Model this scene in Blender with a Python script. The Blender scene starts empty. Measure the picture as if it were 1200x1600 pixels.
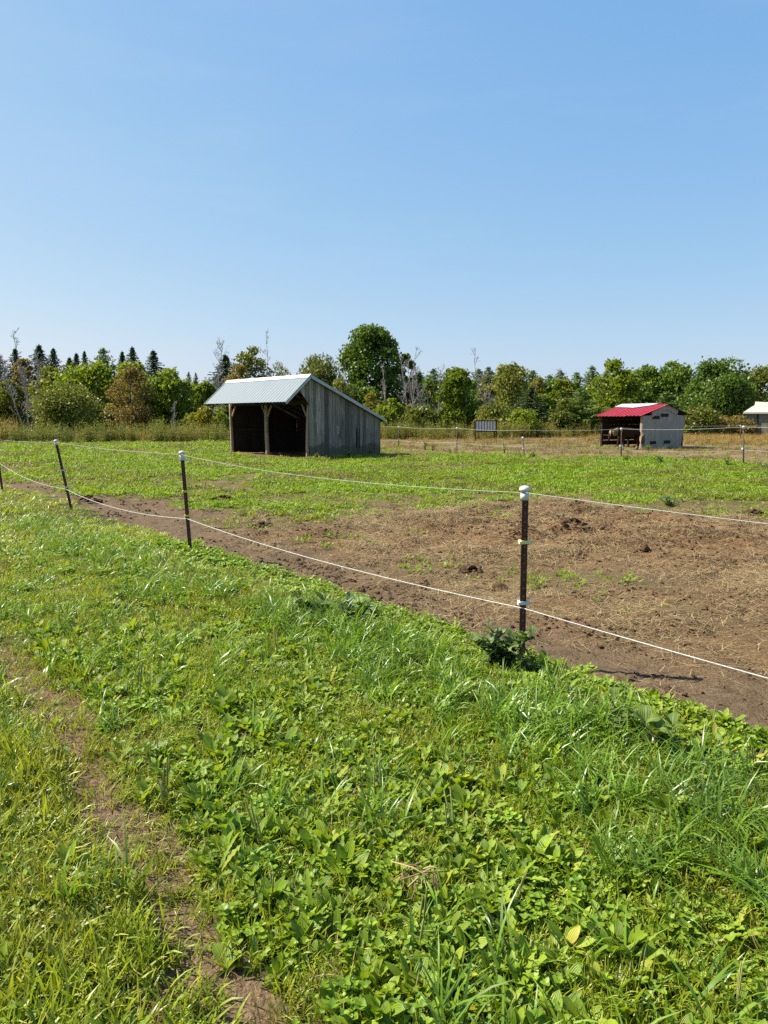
import bpy, bmesh, math, random
import numpy as np
from mathutils import Vector, Matrix, Euler

# ------------------------------------------------------------------ camera, sky, sun, exposure
SC = bpy.context.scene
COL = SC.collection
F, W0, H0, HC = 1150.0, 1200.0, 1600.0, 1.6          # focal length in photo pixels, photo size, eye height
PITCH = math.atan2(150.0, F)                          # horizon 150 px above the middle
cam_d = bpy.data.cameras.new('camera'); cam = bpy.data.objects.new('camera', cam_d); COL.objects.link(cam)
cam_d.sensor_fit = 'VERTICAL'; cam_d.sensor_height = 24.0; cam_d.lens = 24.0 * F / H0
cam_d.clip_start = 0.05; cam_d.clip_end = 3000
cam.location = (0, 0, HC); cam.rotation_euler = (math.pi / 2 - PITCH, 0, 0)
SC.camera = cam
SUN_TO = Vector((-0.97, 0.243, 0)).normalized()
SUN_EL = math.radians(47)
SUN_DIR = Vector((SUN_TO.x * math.cos(SUN_EL), SUN_TO.y * math.cos(SUN_EL), math.sin(SUN_EL)))
world = bpy.data.worlds.new('World'); SC.world = world; world.use_nodes = True
wn, wl = world.node_tree.nodes, world.node_tree.links
bg = wn['Background']
sky = wn.new('ShaderNodeTexSky'); sky.sky_type = 'NISHITA'; sky.sun_disc = False
sky.sun_elevation = SUN_EL; sky.sun_rotation = math.atan2(SUN_TO.x, SUN_TO.y)
sky.air_density = 1.0; sky.dust_density = 1.0; sky.ozone_density = 1.6; sky.altitude = 100
# thin high cirrus, a few faint wisps
tc = wn.new('ShaderNodeTexCoord'); mp = wn.new('ShaderNodeMapping'); mp.inputs['Scale'].default_value = (1.6, 1.6, 9.0)
mp.inputs['Location'].default_value = (0.35, 0.1, 0.2)
nz = wn.new('ShaderNodeTexNoise'); nz.inputs['Scale'].default_value = 2.2; nz.inputs['Detail'].default_value = 7; nz.inputs['Roughness'].default_value = 0.62
cr = wn.new('ShaderNodeValToRGB'); cr.color_ramp.elements[0].position = 0.50; cr.color_ramp.elements[1].position = 0.85
mx = wn.new('ShaderNodeMix'); mx.data_type = 'RGBA'; mx.inputs[7].default_value = (3.2, 3.6, 4.2, 1)
mm = wn.new('ShaderNodeMath'); mm.operation = 'MULTIPLY'; mm.inputs[1].default_value = 0.13
wl.new(tc.outputs['Generated'], mp.inputs['Vector']); wl.new(mp.outputs['Vector'], nz.inputs['Vector'])
wl.new(nz.outputs['Fac'], cr.inputs['Fac']); wl.new(cr.outputs['Color'], mm.inputs[0]); wl.new(mm.outputs[0], mx.inputs[0])
# the hazy late-summer sky of the place: flatter and bluer towards the horizon than clean air
sp_, cb_ = wn.new('ShaderNodeSeparateColor'), wn.new('ShaderNodeCombineColor'); wl.new(sky.outputs['Color'], sp_.inputs[0])
for ch, (pw, k) in enumerate(((0.80, 0.86), (0.50, 1.50), (0.20, 2.97))):
    a_, b_ = wn.new('ShaderNodeMath'), wn.new('ShaderNodeMath'); a_.operation = 'POWER'; b_.operation = 'MULTIPLY'
    a_.inputs[1].default_value = pw; b_.inputs[1].default_value = k
    wl.new(sp_.outputs[ch], a_.inputs[0]); wl.new(a_.outputs[0], b_.inputs[0]); wl.new(b_.outputs[0], cb_.inputs[ch])
wl.new(cb_.outputs[0], mx.inputs[6]); wl.new(mx.outputs[2], bg.inputs['Color'])
bg.inputs['Strength'].default_value = 0.091
sun_d = bpy.data.lights.new('sun', 'SUN'); sun_d.energy = 5.0; sun_d.angle = math.radians(0.55); sun_d.color = (1.0, 0.93, 0.82)
sun = bpy.data.objects.new('sun', sun_d); COL.objects.link(sun)
sun.rotation_euler = SUN_DIR.to_track_quat('Z', 'Y').to_euler(); sun.location = (-20, 5, 25)
vs = SC.view_settings; vs.view_transform = 'Standard'; vs.look = 'None'; vs.gamma = 1.0; vs.exposure = 1.2; vs.use_curve_mapping = False
SC.render.engine = 'CYCLES'
cy = SC.cycles
cy.max_bounces = 5; cy.diffuse_bounces = 3; cy.use_adaptive_sampling = True; cy.adaptive_threshold = 0.02; cy.glossy_bounces = 2; cy.transmission_bounces = 4; cy.transparent_max_bounces = 4
cy.caustics_reflective = False; cy.caustics_refractive = False
cy.use_denoising = False

# ------------------------------------------------------------------ helpers
RNG = np.random.default_rng(7)
random.seed(7)
CP, SP = math.cos(PITCH), math.sin(PITCH)

def ray(px, py):
    u, v = (px - W0 / 2) / F, (py - H0 / 2) / F
    return Vector((u, CP - v * SP, -SP - v * CP))
def G(px, py, z=0.0):
    """Ground point that a photo pixel looks at."""
    d = ray(px, py); t = (z - HC) / d.z
    return Vector((d.x * t, d.y * t, z))
def at(px, py, y):
    """Point at distance y (metres north) on a photo pixel's line of sight."""
    d = ray(px, py); t = y / d.y
    return Vector((d.x * t, y, HC + d.z * t))

def _hash(ix, iy, s):
    with np.errstate(over='ignore'):
        h = (ix.astype(np.int64) * 374761393 + iy.astype(np.int64) * 668265263 + s * 69069) & 0x7fffffff
        h = ((h ^ (h >> 13)) * 1274126177) & 0x7fffffff
        h = h ^ (h >> 16)
    return (h & 0xffff) / 65535.0
def vnoise(x, y, s=0):
    x = np.asarray(x, float); y = np.asarray(y, float)
    ix, iy = np.floor(x), np.floor(y); fx, fy = x - ix, y - iy
    fx = fx * fx * (3 - 2 * fx); fy = fy * fy * (3 - 2 * fy)
    a, b = _hash(ix, iy, s), _hash(ix + 1, iy, s); c, d = _hash(ix, iy + 1, s), _hash(ix + 1, iy + 1, s)
    return (a * (1 - fx) + b * fx) * (1 - fy) + (c * (1 - fx) + d * fx) * fy
def fbm(x, y, s=0, o=4):
    v, a, t = 0, 0.5, 0
    for i in range(o):
        v = v + a * vnoise(x * 2 ** i, y * 2 ** i, s + i * 17); t += a; a *= 0.5
    return v / t
def sstep(a, b, x):
    t = np.clip((np.asarray(x, float) - a) / (b - a), 0, 1); return t * t * (3 - 2 * t)

# the lines of the place, on the ground in metres
def line_yx(pix):
    p = sorted([(G(*q).x, G(*q).y) for q in pix]); return np.array([a for a, b in p]), np.array([b for a, b in p])
def ext(lx, ly, e=60):
    s0 = (ly[1] - ly[0]) / (lx[1] - lx[0]); s1 = (ly[-1] - ly[-2]) / (lx[-1] - lx[-2])
    return np.r_[lx[0] - e, lx, lx[-1] + e], np.r_[ly[0] - s0 * e, ly, ly[-1] + s1 * e]
LOW = ext(*line_yx([(8, 760), (100, 783), (200, 818), (300, 855), (400, 887), (500, 919), (600, 957), (735, 1003), (820, 1026), (900, 1048), (975, 1085), (1050, 1108), (1195, 1156)]))
UPP = ext(*line_yx([(5, 744), (118, 768), (233, 777), (330, 788), (450, 795), (560, 800), (640, 790), (740, 782), (900, 785), (1000, 799), (1100, 807), (1200, 812)]))
DRY = ext(*line_yx([(0, 676), (590, 698), (640, 708), (760, 712), (900, 715), (1050, 718), (1200, 727)]))
WEED = ext(*line_yx([(0, 693), (120, 693), (330, 692), (590, 687), (740, 687), (900, 683), (1060, 681), (1200, 679)]))
def y_low(x): return np.interp(x, *LOW)
def y_upp(x): return np.interp(x, *UPP)
def y_dry(x): return np.interp(x, *DRY)
def y_weed(x): return np.interp(x, *WEED)
RUT = [G(*p) for p in [(-260, 900), (-120, 960), (-20, 1010), (50, 1075), (100, 1140), (140, 1220), (180, 1290), (225, 1370), (290, 1450), (350, 1530), (405, 1600), (520, 1800)]]
LUSH = [G(*p) for p in [(60, 820), (200, 880), (330, 925), (470, 955), (560, 990), (690, 1070), (850, 1140), (1000, 1220), (1110, 1300), (1230, 1390)]]
def dist_poly(x, y, P):
    d = np.full(np.shape(x), 1e9)
    for a, b in zip(P[:-1], P[1:]):
        ax, ay, bx, by = a.x, a.y, b.x - a.x, b.y - a.y
        t = np.clip(((x - ax) * bx + (y - ay) * by) / (bx * bx + by * by), 0, 1)
        d = np.minimum(d, np.hypot(x - ax - t * bx, y - ay - t * by))
    return d
def blob(x, y, px, py, rx, ry):
    g = G(px, py); return np.exp(-(((x - g.x) / rx) ** 2 + ((y - g.y) / ry) ** 2))
SHED_O = Vector((-2.9, 28.6, 0)); SHED_R = math.radians(-50.1)
def m_soil(x, y):
    """1 on the bare trodden soil of the paddock, 0 on grass."""
    n = fbm(x * 1.3, y * 1.3, 3) - 0.5; n2 = fbm(x * 5, y * 5, 9) - 0.5
    dl = (y - y_low(x)) * 0.72 + n * 0.25 + n2 * 0.14
    w = 0.25 + 0.03 * np.clip(y - 4, 0, 20)
    du = (y_upp(x) - y) + n * 2.6 * np.clip(y / 12, 0.4, 1.5) * (0.35 + 0.65 * sstep(-7, -3, x)) + n2 * 1.2
    m = sstep(-0.06, 0.10, dl) * sstep(-w, w * 1.6, du)
    m = m - 0.95 * blob(x, y, 880, 905, 0.85, 0.5) * (0.4 + n2 * 2.4 + 0.4) - 0.9 * blob(x, y, 690, 878, 0.7, 0.6) * (0.7 + n2 * 3) - 0.8 * blob(x, y, 1000, 950, 0.5, 0.3) * (0.5 + n2 * 3) - 0.45 * blob(x, y, 640, 800, 1.6, 0.9) - 0.5 * blob(x, y, 520, 815, 1.2, 1.0)
    # worn ground in front of and inside the shed
    c, s = math.cos(-SHED_R), math.sin(-SHED_R)
    lx = (x - SHED_O.x) * c - (y - SHED_O.y) * s; ly = (x - SHED_O.x) * s + (y - SHED_O.y) * c
    inside = sstep(-7.0, -6.0, lx) * sstep(0.35, 0.0, lx) * sstep(-1.75, -1.1, ly + n * 1.0) * sstep(3.7, 3.4, ly)
    return np.clip(np.maximum(m, inside), 0, 1)
def m_litter(x, y):
    """Clumpy dark bedding and dung trodden together beyond the nearest post."""
    n = fbm(x * 1.1, y * 1.1, 111) - 0.5
    return np.clip(blob(x, y, 850, 818, 3.2, 2.2) * 1.25 + n * 1.1 + 0.35 * (blob(x, y, 720, 845, 1.6, 1.3) + blob(x, y, 1050, 830, 2.0, 1.4)), 0, 1) * m_soil(x, y)
def m_dry(x, y):
    n = fbm(x * 0.5, y * 0.5, 21) - 0.5
    return sstep(-2.0, 2.0, y - y_dry(x) + n * 6) * (np.asarray(x) > -8)
def m_rut(x, y):
    n = fbm(x * 2.2, y * 2.2, 31) - 0.5; n2 = fbm(x * 8, y * 8, 37) - 0.5
    return sstep(0.27, 0.05, dist_poly(x, y, RUT) + n * 0.42 + n2 * 0.22) * (np.asarray(y) < 9)
def zt(x, y):
    x = np.asarray(x, float); y = np.asarray(y, float)
    near = np.clip(1.3 - y / 40, 0.25, 1)
    z = (fbm(x * 0.35, y * 0.35, 41) - 0.5) * 0.10 * sstep(2, 8, y) + (fbm(x * 1.6, y * 1.6, 43) - 0.5) * 0.05 * near
    so = m_soil(x, y)
    z = z + so * ((fbm(x * 5, y * 5, 47, 3) - 0.5) * 0.075 + (fbm(x * 19, y * 19, 48, 2) - 0.5) * 0.03) * near - so * 0.035
    z = z + m_litter(x, y) * (0.04 + 0.20 * (fbm(x * 3.0, y * 3.0, 113, 4) - 0.42) + 0.07 * (fbm(x * 12, y * 12, 114, 2) - 0.5))
    z = z - m_rut(x, y) * 0.03 + 0.05 * sstep(0.7, 0.1, dist_poly(x, y, LUSH)) * (1 - so)
    return z
def zt1(x, y): return float(zt(np.array([x]), np.array([y]))[0])
def GZ(px, py):
    g = G(px, py); g.z = zt1(g.x, g.y); return g

# ------------------------------------------------------------------ materials
MATS = {}
class NT:
    def __init__(s, name):
        s.m = bpy.data.materials.new(name); s.m.use_nodes = True; s.t = s.m.node_tree; s.n = s.t.nodes; s.b = s.n['Principled BSDF']; MATS[name] = s.m
    def new(s, k, **kw):
        n = s.n.new(k)
        for a, v in kw.items(): setattr(n, a, v)
        return n
    def ln(s, a, b): s.t.links.new(a, b)
    def coord(s, kind='Object', scale=(1, 1, 1)):
        c = s.new('ShaderNodeTexCoord'); m = s.new('ShaderNodeMapping'); m.inputs['Scale'].default_value = scale
        s.ln(c.outputs[kind], m.inputs['Vector']); return m.outputs['Vector']
    def pos(s, scale=(1, 1, 1)):
        c = s.new('ShaderNodeNewGeometry'); m = s.new('ShaderNodeMapping'); m.inputs['Scale'].default_value = scale
        s.ln(c.outputs['Position'], m.inputs['Vector']); return m.outputs['Vector']
    def noise(s, vec, scale, detail=4, rough=0.6):
        n = s.new('ShaderNodeTexNoise'); n.inputs['Scale'].default_value = scale; n.inputs['Detail'].default_value = detail; n.inputs['Roughness'].default_value = rough
        s.ln(vec, n.inputs['Vector']); return n.outputs['Fac']
    def ramp(s, fac, stops):
        r = s.new('ShaderNodeValToRGB'); e = r.color_ramp.elements
        while len(e) < len(stops): e.new(0.5)
        for k, (p, c) in enumerate(stops):
            e[k].position = p; e[k].color = (*c, 1) if len(c) == 3 else c
        s.ln(fac, r.inputs['Fac']); return r.outputs['Color']
    def mix(s, fac, a, b, mode='MIX'):
        m = s.new('ShaderNodeMix', data_type='RGBA', blend_type=mode)
        for sock, v in ((m.inputs[0], fac), (m.inputs[6], a), (m.inputs[7], b)):
            if hasattr(v, 'is_output'): s.ln(v, sock)
            elif isinstance(v, (int, float)): sock.default_value = v
            else: sock.default_value = (*v, 1)
        return m.outputs[2]
    def math(s, op, a, b=0.0):
        m = s.new('ShaderNodeMath', operation=op)
        for sock, v in ((m.inputs[0], a), (m.inputs[1], b)):
            if hasattr(v, 'is_output'): s.ln(v, sock)
            else: sock.default_value = v
        return m.outputs[0]
    def attr(s, name, out='Fac'):
        a = s.new('ShaderNodeAttribute', attribute_name=name); return a.outputs[out]
    def bump(s, h, strength=0.4, dist=0.01):
        b = s.new('ShaderNodeBump'); b.inputs['Strength'].default_value = strength; b.inputs['Distance'].default_value = dist
        s.ln(h, b.inputs['Height']); s.ln(b.outputs['Normal'], s.b.inputs['Normal'])
    def done(s, col, rough=0.7, spec=0.3, metal=0.0):
        if hasattr(col, 'is_output'): s.ln(col, s.b.inputs['Base Color'])
        else: s.b.inputs['Base Color'].default_value = (*col, 1)
        if hasattr(rough, 'is_output'): s.ln(rough, s.b.inputs['Roughness'])
        else: s.b.inputs['Roughness'].default_value = rough
        s.b.inputs['Specular IOR Level'].default_value = spec; s.b.inputs['Metallic'].default_value = metal
        return s.m

def leaf_mat(name, cols, trans=0.35, rough=0.5, spec=0.25, patch=None, pscale=0.8, tcol=1.35, veins=False):
    """Leaf: colour from a per-leaf random number, patches of the second colour over the place, light through the blade."""
    t = NT(name)
    r = t.attr('rnd'); oi = t.new('ShaderNodeObjectInfo')
    f = t.math('ADD', t.math('MULTIPLY', r, 0.6), t.math('MULTIPLY', oi.outputs['Random'], 0.4))
    n = len(cols)
    st_ = [0.1, 0.45, 0.76, 0.94] if n == 4 else [0.1, 0.5, 0.88]
    c = t.ramp(f, [(st_[i], cols[i]) for i in range(n)])
    if veins:
        lv = t.attr('lv'); ab = t.math('ABSOLUTE', lv)
        w_ = t.math('SINE', t.math('MULTIPLY', ab, 21.0))
        c = t.mix(t.math('MULTIPLY', t.ramp(w_, [(0.55, (0, 0, 0)), (0.95, (1, 1, 1))]), 0.22), c, (0.02, 0.05, 0.004))
        c = t.mix(t.math('MULTIPLY', t.ramp(ab, [(0.0, (1, 1, 1)), (0.13, (0, 0, 0))]), 0.55), c, (0.30, 0.36, 0.12))
        bl = t.noise(t.pos(), 45, 4, 0.7); c = t.mix(t.math('MULTIPLY', t.ramp(bl, [(0.5, (0, 0, 0)), (0.72, (1, 1, 1))]), 0.4), c, (0.15, 0.15, 0.03))
        t.bump(w_, 0.35, 0.002)
    if patch is not None:
        pn = t.noise(t.pos(), pscale, 3, 0.6)
        pf = t.ramp(pn, [(0.45, (0, 0, 0)), (0.68, (1, 1, 1))])
        c = t.mix(t.math('MULTIPLY', pf, 0.75), c, patch)
    t.done(c, rough, spec)
    tr = t.new('ShaderNodeBsdfTranslucent'); ms = t.new('ShaderNodeMixShader'); ms.inputs[0].default_value = trans
    tcx = t.mix(1.0, c, (tcol * 1.05, tcol, tcol * 0.55), 'MULTIPLY')
    t.ln(tcx, tr.inputs['Color'])
    t.ln(t.b.outputs[0], ms.inputs[1]); t.ln(tr.outputs[0], ms.inputs[2]); t.ln(ms.outputs[0], t.n['Material Output'].inputs['Surface'])
    return t.m

def make_materials():
    # ground: soil, thatch under the grass, dry far pasture; the masks are where each soil lies
    t = NT('ground_soil')
    p = t.pos(); n1 = t.noise(p, 0.9, 5); n2 = t.noise(p, 9, 6, 0.7); n3 = t.noise(p, 55, 4, 0.7); n4 = t.noise(p, 160, 2, 0.6)
    soil = t.ramp(n2, [(0.25, (0.054, 0.035, 0.019)), (0.5, (0.122, 0.083, 0.048)), (0.75, (0.185, 0.132, 0.080))])
    soil = t.mix(t.math('MULTIPLY', n1, 0.5), soil, (0.140, 0.102, 0.058))
    soil = t.mix(t.ramp(n3, [(0.36, (0.75, 0.75, 0.75)), (0.5, (0, 0, 0))]), soil, (0.045, 0.026, 0.014))
    soil = t.mix(t.ramp(n4, [(0.6, (0, 0, 0)), (0.75, (0.6, 0.6, 0.6))]), soil, (0.27, 0.195, 0.115))
    strawc = t.ramp(n3, [(0.3, (0.050, 0.029, 0.013)), (0.5, (0.135, 0.084, 0.038)), (0.7, (0.24, 0.160, 0.075))])
    soil = t.mix(t.math('MULTIPLY', t.attr('straw'), 0.8), soil, strawc)
    lit = t.ramp(n2, [(0.3, (0.034, 0.017, 0.008)), (0.46, (0.100, 0.055, 0.025)), (0.66, (0.230, 0.140, 0.062))])
    lit = t.mix(t.ramp(n3, [(0.52, (0, 0, 0)), (0.7, (0.8, 0.8, 0.8))]), lit, (0.32, 0.215, 0.10))
    soil = t.mix(t.math('MULTIPLY', t.attr('litter'), 0.85), soil, lit)
    thatch = t.ramp(n3, [(0.3, (0.018, 0.022, 0.009)), (0.55, (0.045, 0.055, 0.018)), (0.75, (0.12, 0.11, 0.045))])
    far = t.ramp(t.noise(t.pos((1, 0.35, 1)), 2.5, 6, 0.7), [(0.3, (0.065, 0.058, 0.020)), (0.5, (0.110, 0.088, 0.034)), (0.7, (0.16, 0.115, 0.052))])
    thatch = t.mix(t.attr('farness'), thatch, far)
    dry = t.ramp(t.noise(t.pos((0.5, 1, 1)), 1.6, 7, 0.75), [(0.3, (0.075, 0.048, 0.026)), (0.46, (0.135, 0.095, 0.050)), (0.60, (0.20, 0.15, 0.070)), (0.74, (0.10, 0.11, 0.028))])
    thatch = t.mix(t.attr('dry'), thatch, dry)
    rutc = t.ramp(n3, [(0.3, (0.075, 0.047, 0.027)), (0.5, (0.140, 0.095, 0.055)), (0.72, (0.23, 0.165, 0.095))])
    c = t.mix(t.attr('rut'), thatch, rutc)
    c = t.mix(t.attr('soil'), c, soil)
    t.bump(t.math('ADD', t.math('MULTIPLY', n3, 0.6), t.math('MULTIPLY', n2, 0.8)), 0.9, 0.035)
    t.done(c, 0.95, 0.1)
    # leaves
    leaf_mat('grass_lush', [(0.078, 0.147, 0.012), (0.146, 0.258, 0.018), (0.230, 0.358, 0.033)], 0.36, 0.38, 0.45, (0.116, 0.191, 0.033), 0.9)
    leaf_mat('grass_mown', [(0.112, 0.169, 0.012), (0.209, 0.282, 0.016), (0.311, 0.365, 0.026), (0.448, 0.381, 0.089)], 0.36, 0.42, 0.38, (0.249, 0.244, 0.030), 1.1)
    leaf_mat('grass_dry', [(0.20, 0.15, 0.055), (0.30, 0.235, 0.09), (0.40, 0.33, 0.16)], 0.25, 0.6, 0.2)
    leaf_mat('broadleaf', [(0.090, 0.166, 0.012), (0.177, 0.282, 0.016), (0.278, 0.381, 0.023), (0.404, 0.381, 0.046)], 0.34, 0.45, 0.33, (0.239, 0.298, 0.021), 1.3, veins=True)
    leaf_mat('clover_leaf', [(0.090, 0.169, 0.014), (0.165, 0.275, 0.018), (0.254, 0.358, 0.026)], 0.33, 0.45, 0.3, (0.211, 0.258, 0.021), 1.2)
    leaf_mat('paddock_leaf', [(0.106, 0.185, 0.012), (0.185, 0.282, 0.017), (0.262, 0.355, 0.025), (0.327, 0.327, 0.064)], 0.38, 0.5, 0.25, (0.161, 0.122, 0.042), 0.35)
    leaf_mat('thistle_leaf', [(0.055, 0.097, 0.025), (0.091, 0.150, 0.039), (0.155, 0.220, 0.062)], 0.2, 0.55, 0.25, veins=True)
    leaf_mat('burdock_leaf', [(0.081, 0.138, 0.017), (0.121, 0.186, 0.024), (0.172, 0.240, 0.036)], 0.3, 0.55, 0.25, veins=True)
    leaf_mat('weed_olive', [(0.077, 0.099, 0.014), (0.121, 0.149, 0.020), (0.192, 0.191, 0.040), (0.180, 0.135, 0.040)], 0.3, 0.65, 0.15, (0.243, 0.191, 0.060), 0.22)
    leaf_mat('reed_tan', [(0.204, 0.131, 0.040), (0.306, 0.205, 0.068), (0.383, 0.279, 0.112)], 0.3, 0.65, 0.15)
    # tree foliage
    leaf_mat('spruce_needles', [(0.028, 0.049, 0.019), (0.047, 0.079, 0.028), (0.082, 0.125, 0.037)], 0.15, 0.6, 0.2)
    leaf_mat('pine_needles', [(0.057, 0.098, 0.020), (0.095, 0.152, 0.031), (0.161, 0.227, 0.048)], 0.2, 0.6, 0.2)
    leaf_mat('oak_leaves', [(0.057, 0.107, 0.014), (0.103, 0.168, 0.018), (0.169, 0.242, 0.031)], 0.3, 0.5, 0.3)
    leaf_mat('maple_leaves', [(0.087, 0.133, 0.011), (0.144, 0.197, 0.014), (0.211, 0.249, 0.021)], 0.42, 0.5, 0.25)
    leaf_mat('yellow_leaves', [(0.116, 0.122, 0.011), (0.184, 0.176, 0.013), (0.252, 0.212, 0.020)], 0.4, 0.5, 0.25)
    leaf_mat('olive_leaves', [(0.082, 0.102, 0.014), (0.139, 0.160, 0.024), (0.215, 0.223, 0.039)], 0.33, 0.5, 0.25)
    leaf_mat('willow_leaves', [(0.096, 0.120, 0.024), (0.150, 0.174, 0.036), (0.216, 0.228, 0.058)], 0.35, 0.5, 0.25)
    leaf_mat('tan_leaves', [(0.126, 0.096, 0.029), (0.198, 0.146, 0.041), (0.234, 0.198, 0.048)], 0.3, 0.6, 0.2)
    leaf_mat('pasture_dry_leaf', [(0.109, 0.085, 0.028), (0.172, 0.130, 0.049), (0.226, 0.170, 0.063), (0.094, 0.104, 0.017)], 0.3, 0.7, 0.15)
    t = NT('bark'); n = t.noise(t.coord('Object', (6, 6, 1.5)), 3, 5)
    t.done(t.ramp(n, [(0.3, (0.05, 0.042, 0.034)), (0.7, (0.15, 0.13, 0.11))]), 0.9, 0.15)
    t = NT('dead_wood'); n = t.noise(t.coord('Object', (4, 4, 1)), 3, 5)
    t.done(t.ramp(n, [(0.3, (0.20, 0.18, 0.155)), (0.7, (0.36, 0.33, 0.29))]), 0.85, 0.2)
    # timber of the big shed: silvered boards, differing from board to board
    t = NT('weathered_board'); oi = t.new('ShaderNodeObjectInfo')
    v = t.new('ShaderNodeVectorMath', operation='ADD'); t.ln(t.coord('Object', (14, 14, 0.9)), v.inputs[0])
    cmb = t.new('ShaderNodeCombineXYZ'); t.ln(t.math('MULTIPLY', oi.outputs['Random'], 40.0), cmb.inputs['Z']); t.ln(cmb.outputs[0], v.inputs[1])
    g1 = t.noise(v.outputs[0], 2.2, 6, 0.65); g2 = t.noise(v.outputs[0], 9, 4, 0.7); st = t.noise(t.coord('Object', (1.3, 1.3, 0.8)), 1.6, 5, 0.65)
    c = t.ramp(g1, [(0.28, (0.085, 0.074, 0.058)), (0.5, (0.29, 0.258, 0.212)), (0.72, (0.52, 0.47, 0.395))])
    c = t.mix(t.ramp(g2, [(0.36, (0.7, 0.7, 0.7)), (0.48, (0, 0, 0))]), c, (0.06, 0.056, 0.050))
    c = t.mix(t.ramp(st, [(0.48, (0, 0, 0)), (0.75, (0.65, 0.65, 0.65))]), c, (0.15, 0.13, 0.10))
    c = t.mix(1.0, c, t.ramp(oi.outputs['Random'], [(0.0, (0.36, 0.355, 0.34)), (0.35, (0.85, 0.84, 0.82)), (0.65, (0.6, 0.58, 0.54)), (1.0, (1.4, 1.36, 1.28))]), 'MULTIPLY')
    sx_ = t.new('ShaderNodeSeparateXYZ'); t.ln(t.coord('Object'), sx_.inputs[0])
    mud = t.ramp(t.math('SUBTRACT', sx_.outputs['Z'], t.math('MULTIPLY', st, 0.9)), [(0.0, (0.8, 0.8, 0.8)), (0.12, (0, 0, 0))])
    c = t.mix(mud, c, (0.085, 0.072, 0.045))
    t.bump(g2, 0.5, 0.006); t.done(c, 0.85, 0.2)
    t = NT('stable_board'); g1 = t.noise(t.coord('Object', (12, 12, 0.9)), 2.5, 6, 0.65); oi = t.new('ShaderNodeObjectInfo')  # interior timber, coloured extra dark to deepen the shade inside the shed
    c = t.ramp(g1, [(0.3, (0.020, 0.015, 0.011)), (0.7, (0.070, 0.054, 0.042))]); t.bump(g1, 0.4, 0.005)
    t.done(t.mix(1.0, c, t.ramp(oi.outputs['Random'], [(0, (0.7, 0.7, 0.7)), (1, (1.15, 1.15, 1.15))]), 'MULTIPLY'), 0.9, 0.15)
    t = NT('log_post'); g1 = t.noise(t.coord('Object', (18, 18, 1.2)), 2.2, 6, 0.65)
    t.bump(g1, 0.5, 0.01); t.done(t.ramp(g1, [(0.3, (0.17, 0.125, 0.085)), (0.55, (0.34, 0.265, 0.19)), (0.75, (0.46, 0.38, 0.29))]), 0.85, 0.2)
    t = NT('raw_split_wood'); g1 = t.noise(t.coord('Object', (10, 10, 1.5)), 5, 5)
    t.done(t.ramp(g1, [(0.35, (0.12, 0.10, 0.08)), (0.65, (0.40, 0.33, 0.23))]), 0.85, 0.2)
    # roofing
    t = NT('galvanised_roof'); n = t.noise(t.coord('Object'), 1.3, 5, 0.6); n2 = t.noise(t.coord('Object', (1, 1, 1)), 24, 3)
    t.done(t.mix(t.math('MULTIPLY', n2, 0.35), t.ramp(n, [(0.3, (0.098, 0.135, 0.156)), (0.7, (0.138, 0.180, 0.202))]), (0.085, 0.11, 0.12)), t.ramp(n, [(0.3, (0.5,) * 3), (0.7, (0.68,) * 3)]), 0.35, 0.0)
    t = NT('roof_trim'); n = t.noise(t.coord('Object'), 3, 5); t.done(t.ramp(n, [(0.3, (0.27, 0.30, 0.29)), (0.7, (0.42, 0.45, 0.43))]), 0.6, 0.35, 0.1)
    t = NT('ridge_metal'); n = t.noise(t.coord('Object'), 4, 5); t.done(t.ramp(n, [(0.3, (0.36, 0.38, 0.38)), (0.7, (0.48, 0.50, 0.49))]), 0.45, 0.5, 0.2)
    t = NT('red_roof'); n = t.noise(t.coord('Object', (3, 1, 1)), 2.6, 6, 0.7); t.bump(n, 0.1, 0.01)
    t.done(t.ramp(n, [(0.3, (0.25, 0.012, 0.022)), (0.7, (0.36, 0.028, 0.042))]), 0.5, 0.4)
    t = NT('grey_sheathing'); n = t.noise(t.coord('Object', (5, 5, 1.0)), 2.5, 6, 0.7); n2 = t.noise(t.coord('Object'), 7, 6, 0.75)
    c = t.ramp(n, [(0.3, (0.20, 0.185, 0.145)), (0.7, (0.36, 0.335, 0.27))])
    c = t.mix(t.ramp(n2, [(0.56, (0, 0, 0)), (0.72, (0.6, 0.6, 0.6))]), c, (0.11, 0.11, 0.10)); t.bump(n2, 0.25, 0.01); t.done(c, 0.8, 0.2)
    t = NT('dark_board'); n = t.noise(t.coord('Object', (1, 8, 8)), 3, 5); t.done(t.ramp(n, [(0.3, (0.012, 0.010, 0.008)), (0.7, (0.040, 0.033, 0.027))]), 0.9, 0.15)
    t = NT('tarp_white'); n = t.noise(t.coord('Object'), 1.8, 5); t.bump(n, 0.3, 0.03); t.done(t.ramp(n, [(0.3, (0.36, 0.335, 0.265)), (0.7, (0.47, 0.44, 0.355))]), 0.6, 0.3)
    t = NT('tarp_grey'); n = t.noise(t.coord('Object'), 2.2, 5); t.bump(n, 0.3, 0.03); t.done(t.ramp(n, [(0.3, (0.13, 0.11, 0.07)), (0.7, (0.25, 0.22, 0.16))]), 0.7, 0.2)
    # fence
    t = NT('post_paint'); n = t.noise(t.coord('Object'), 14, 5, 0.7)
    t.done(t.ramp(n, [(0.35, (0.042, 0.015, 0.009)), (0.65, (0.100, 0.037, 0.022)), (0.8, (0.19, 0.080, 0.042))]), 0.6, 0.25)
    t = NT('post_stud'); t.done((0.13, 0.085, 0.065), 0.6, 0.3)
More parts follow.
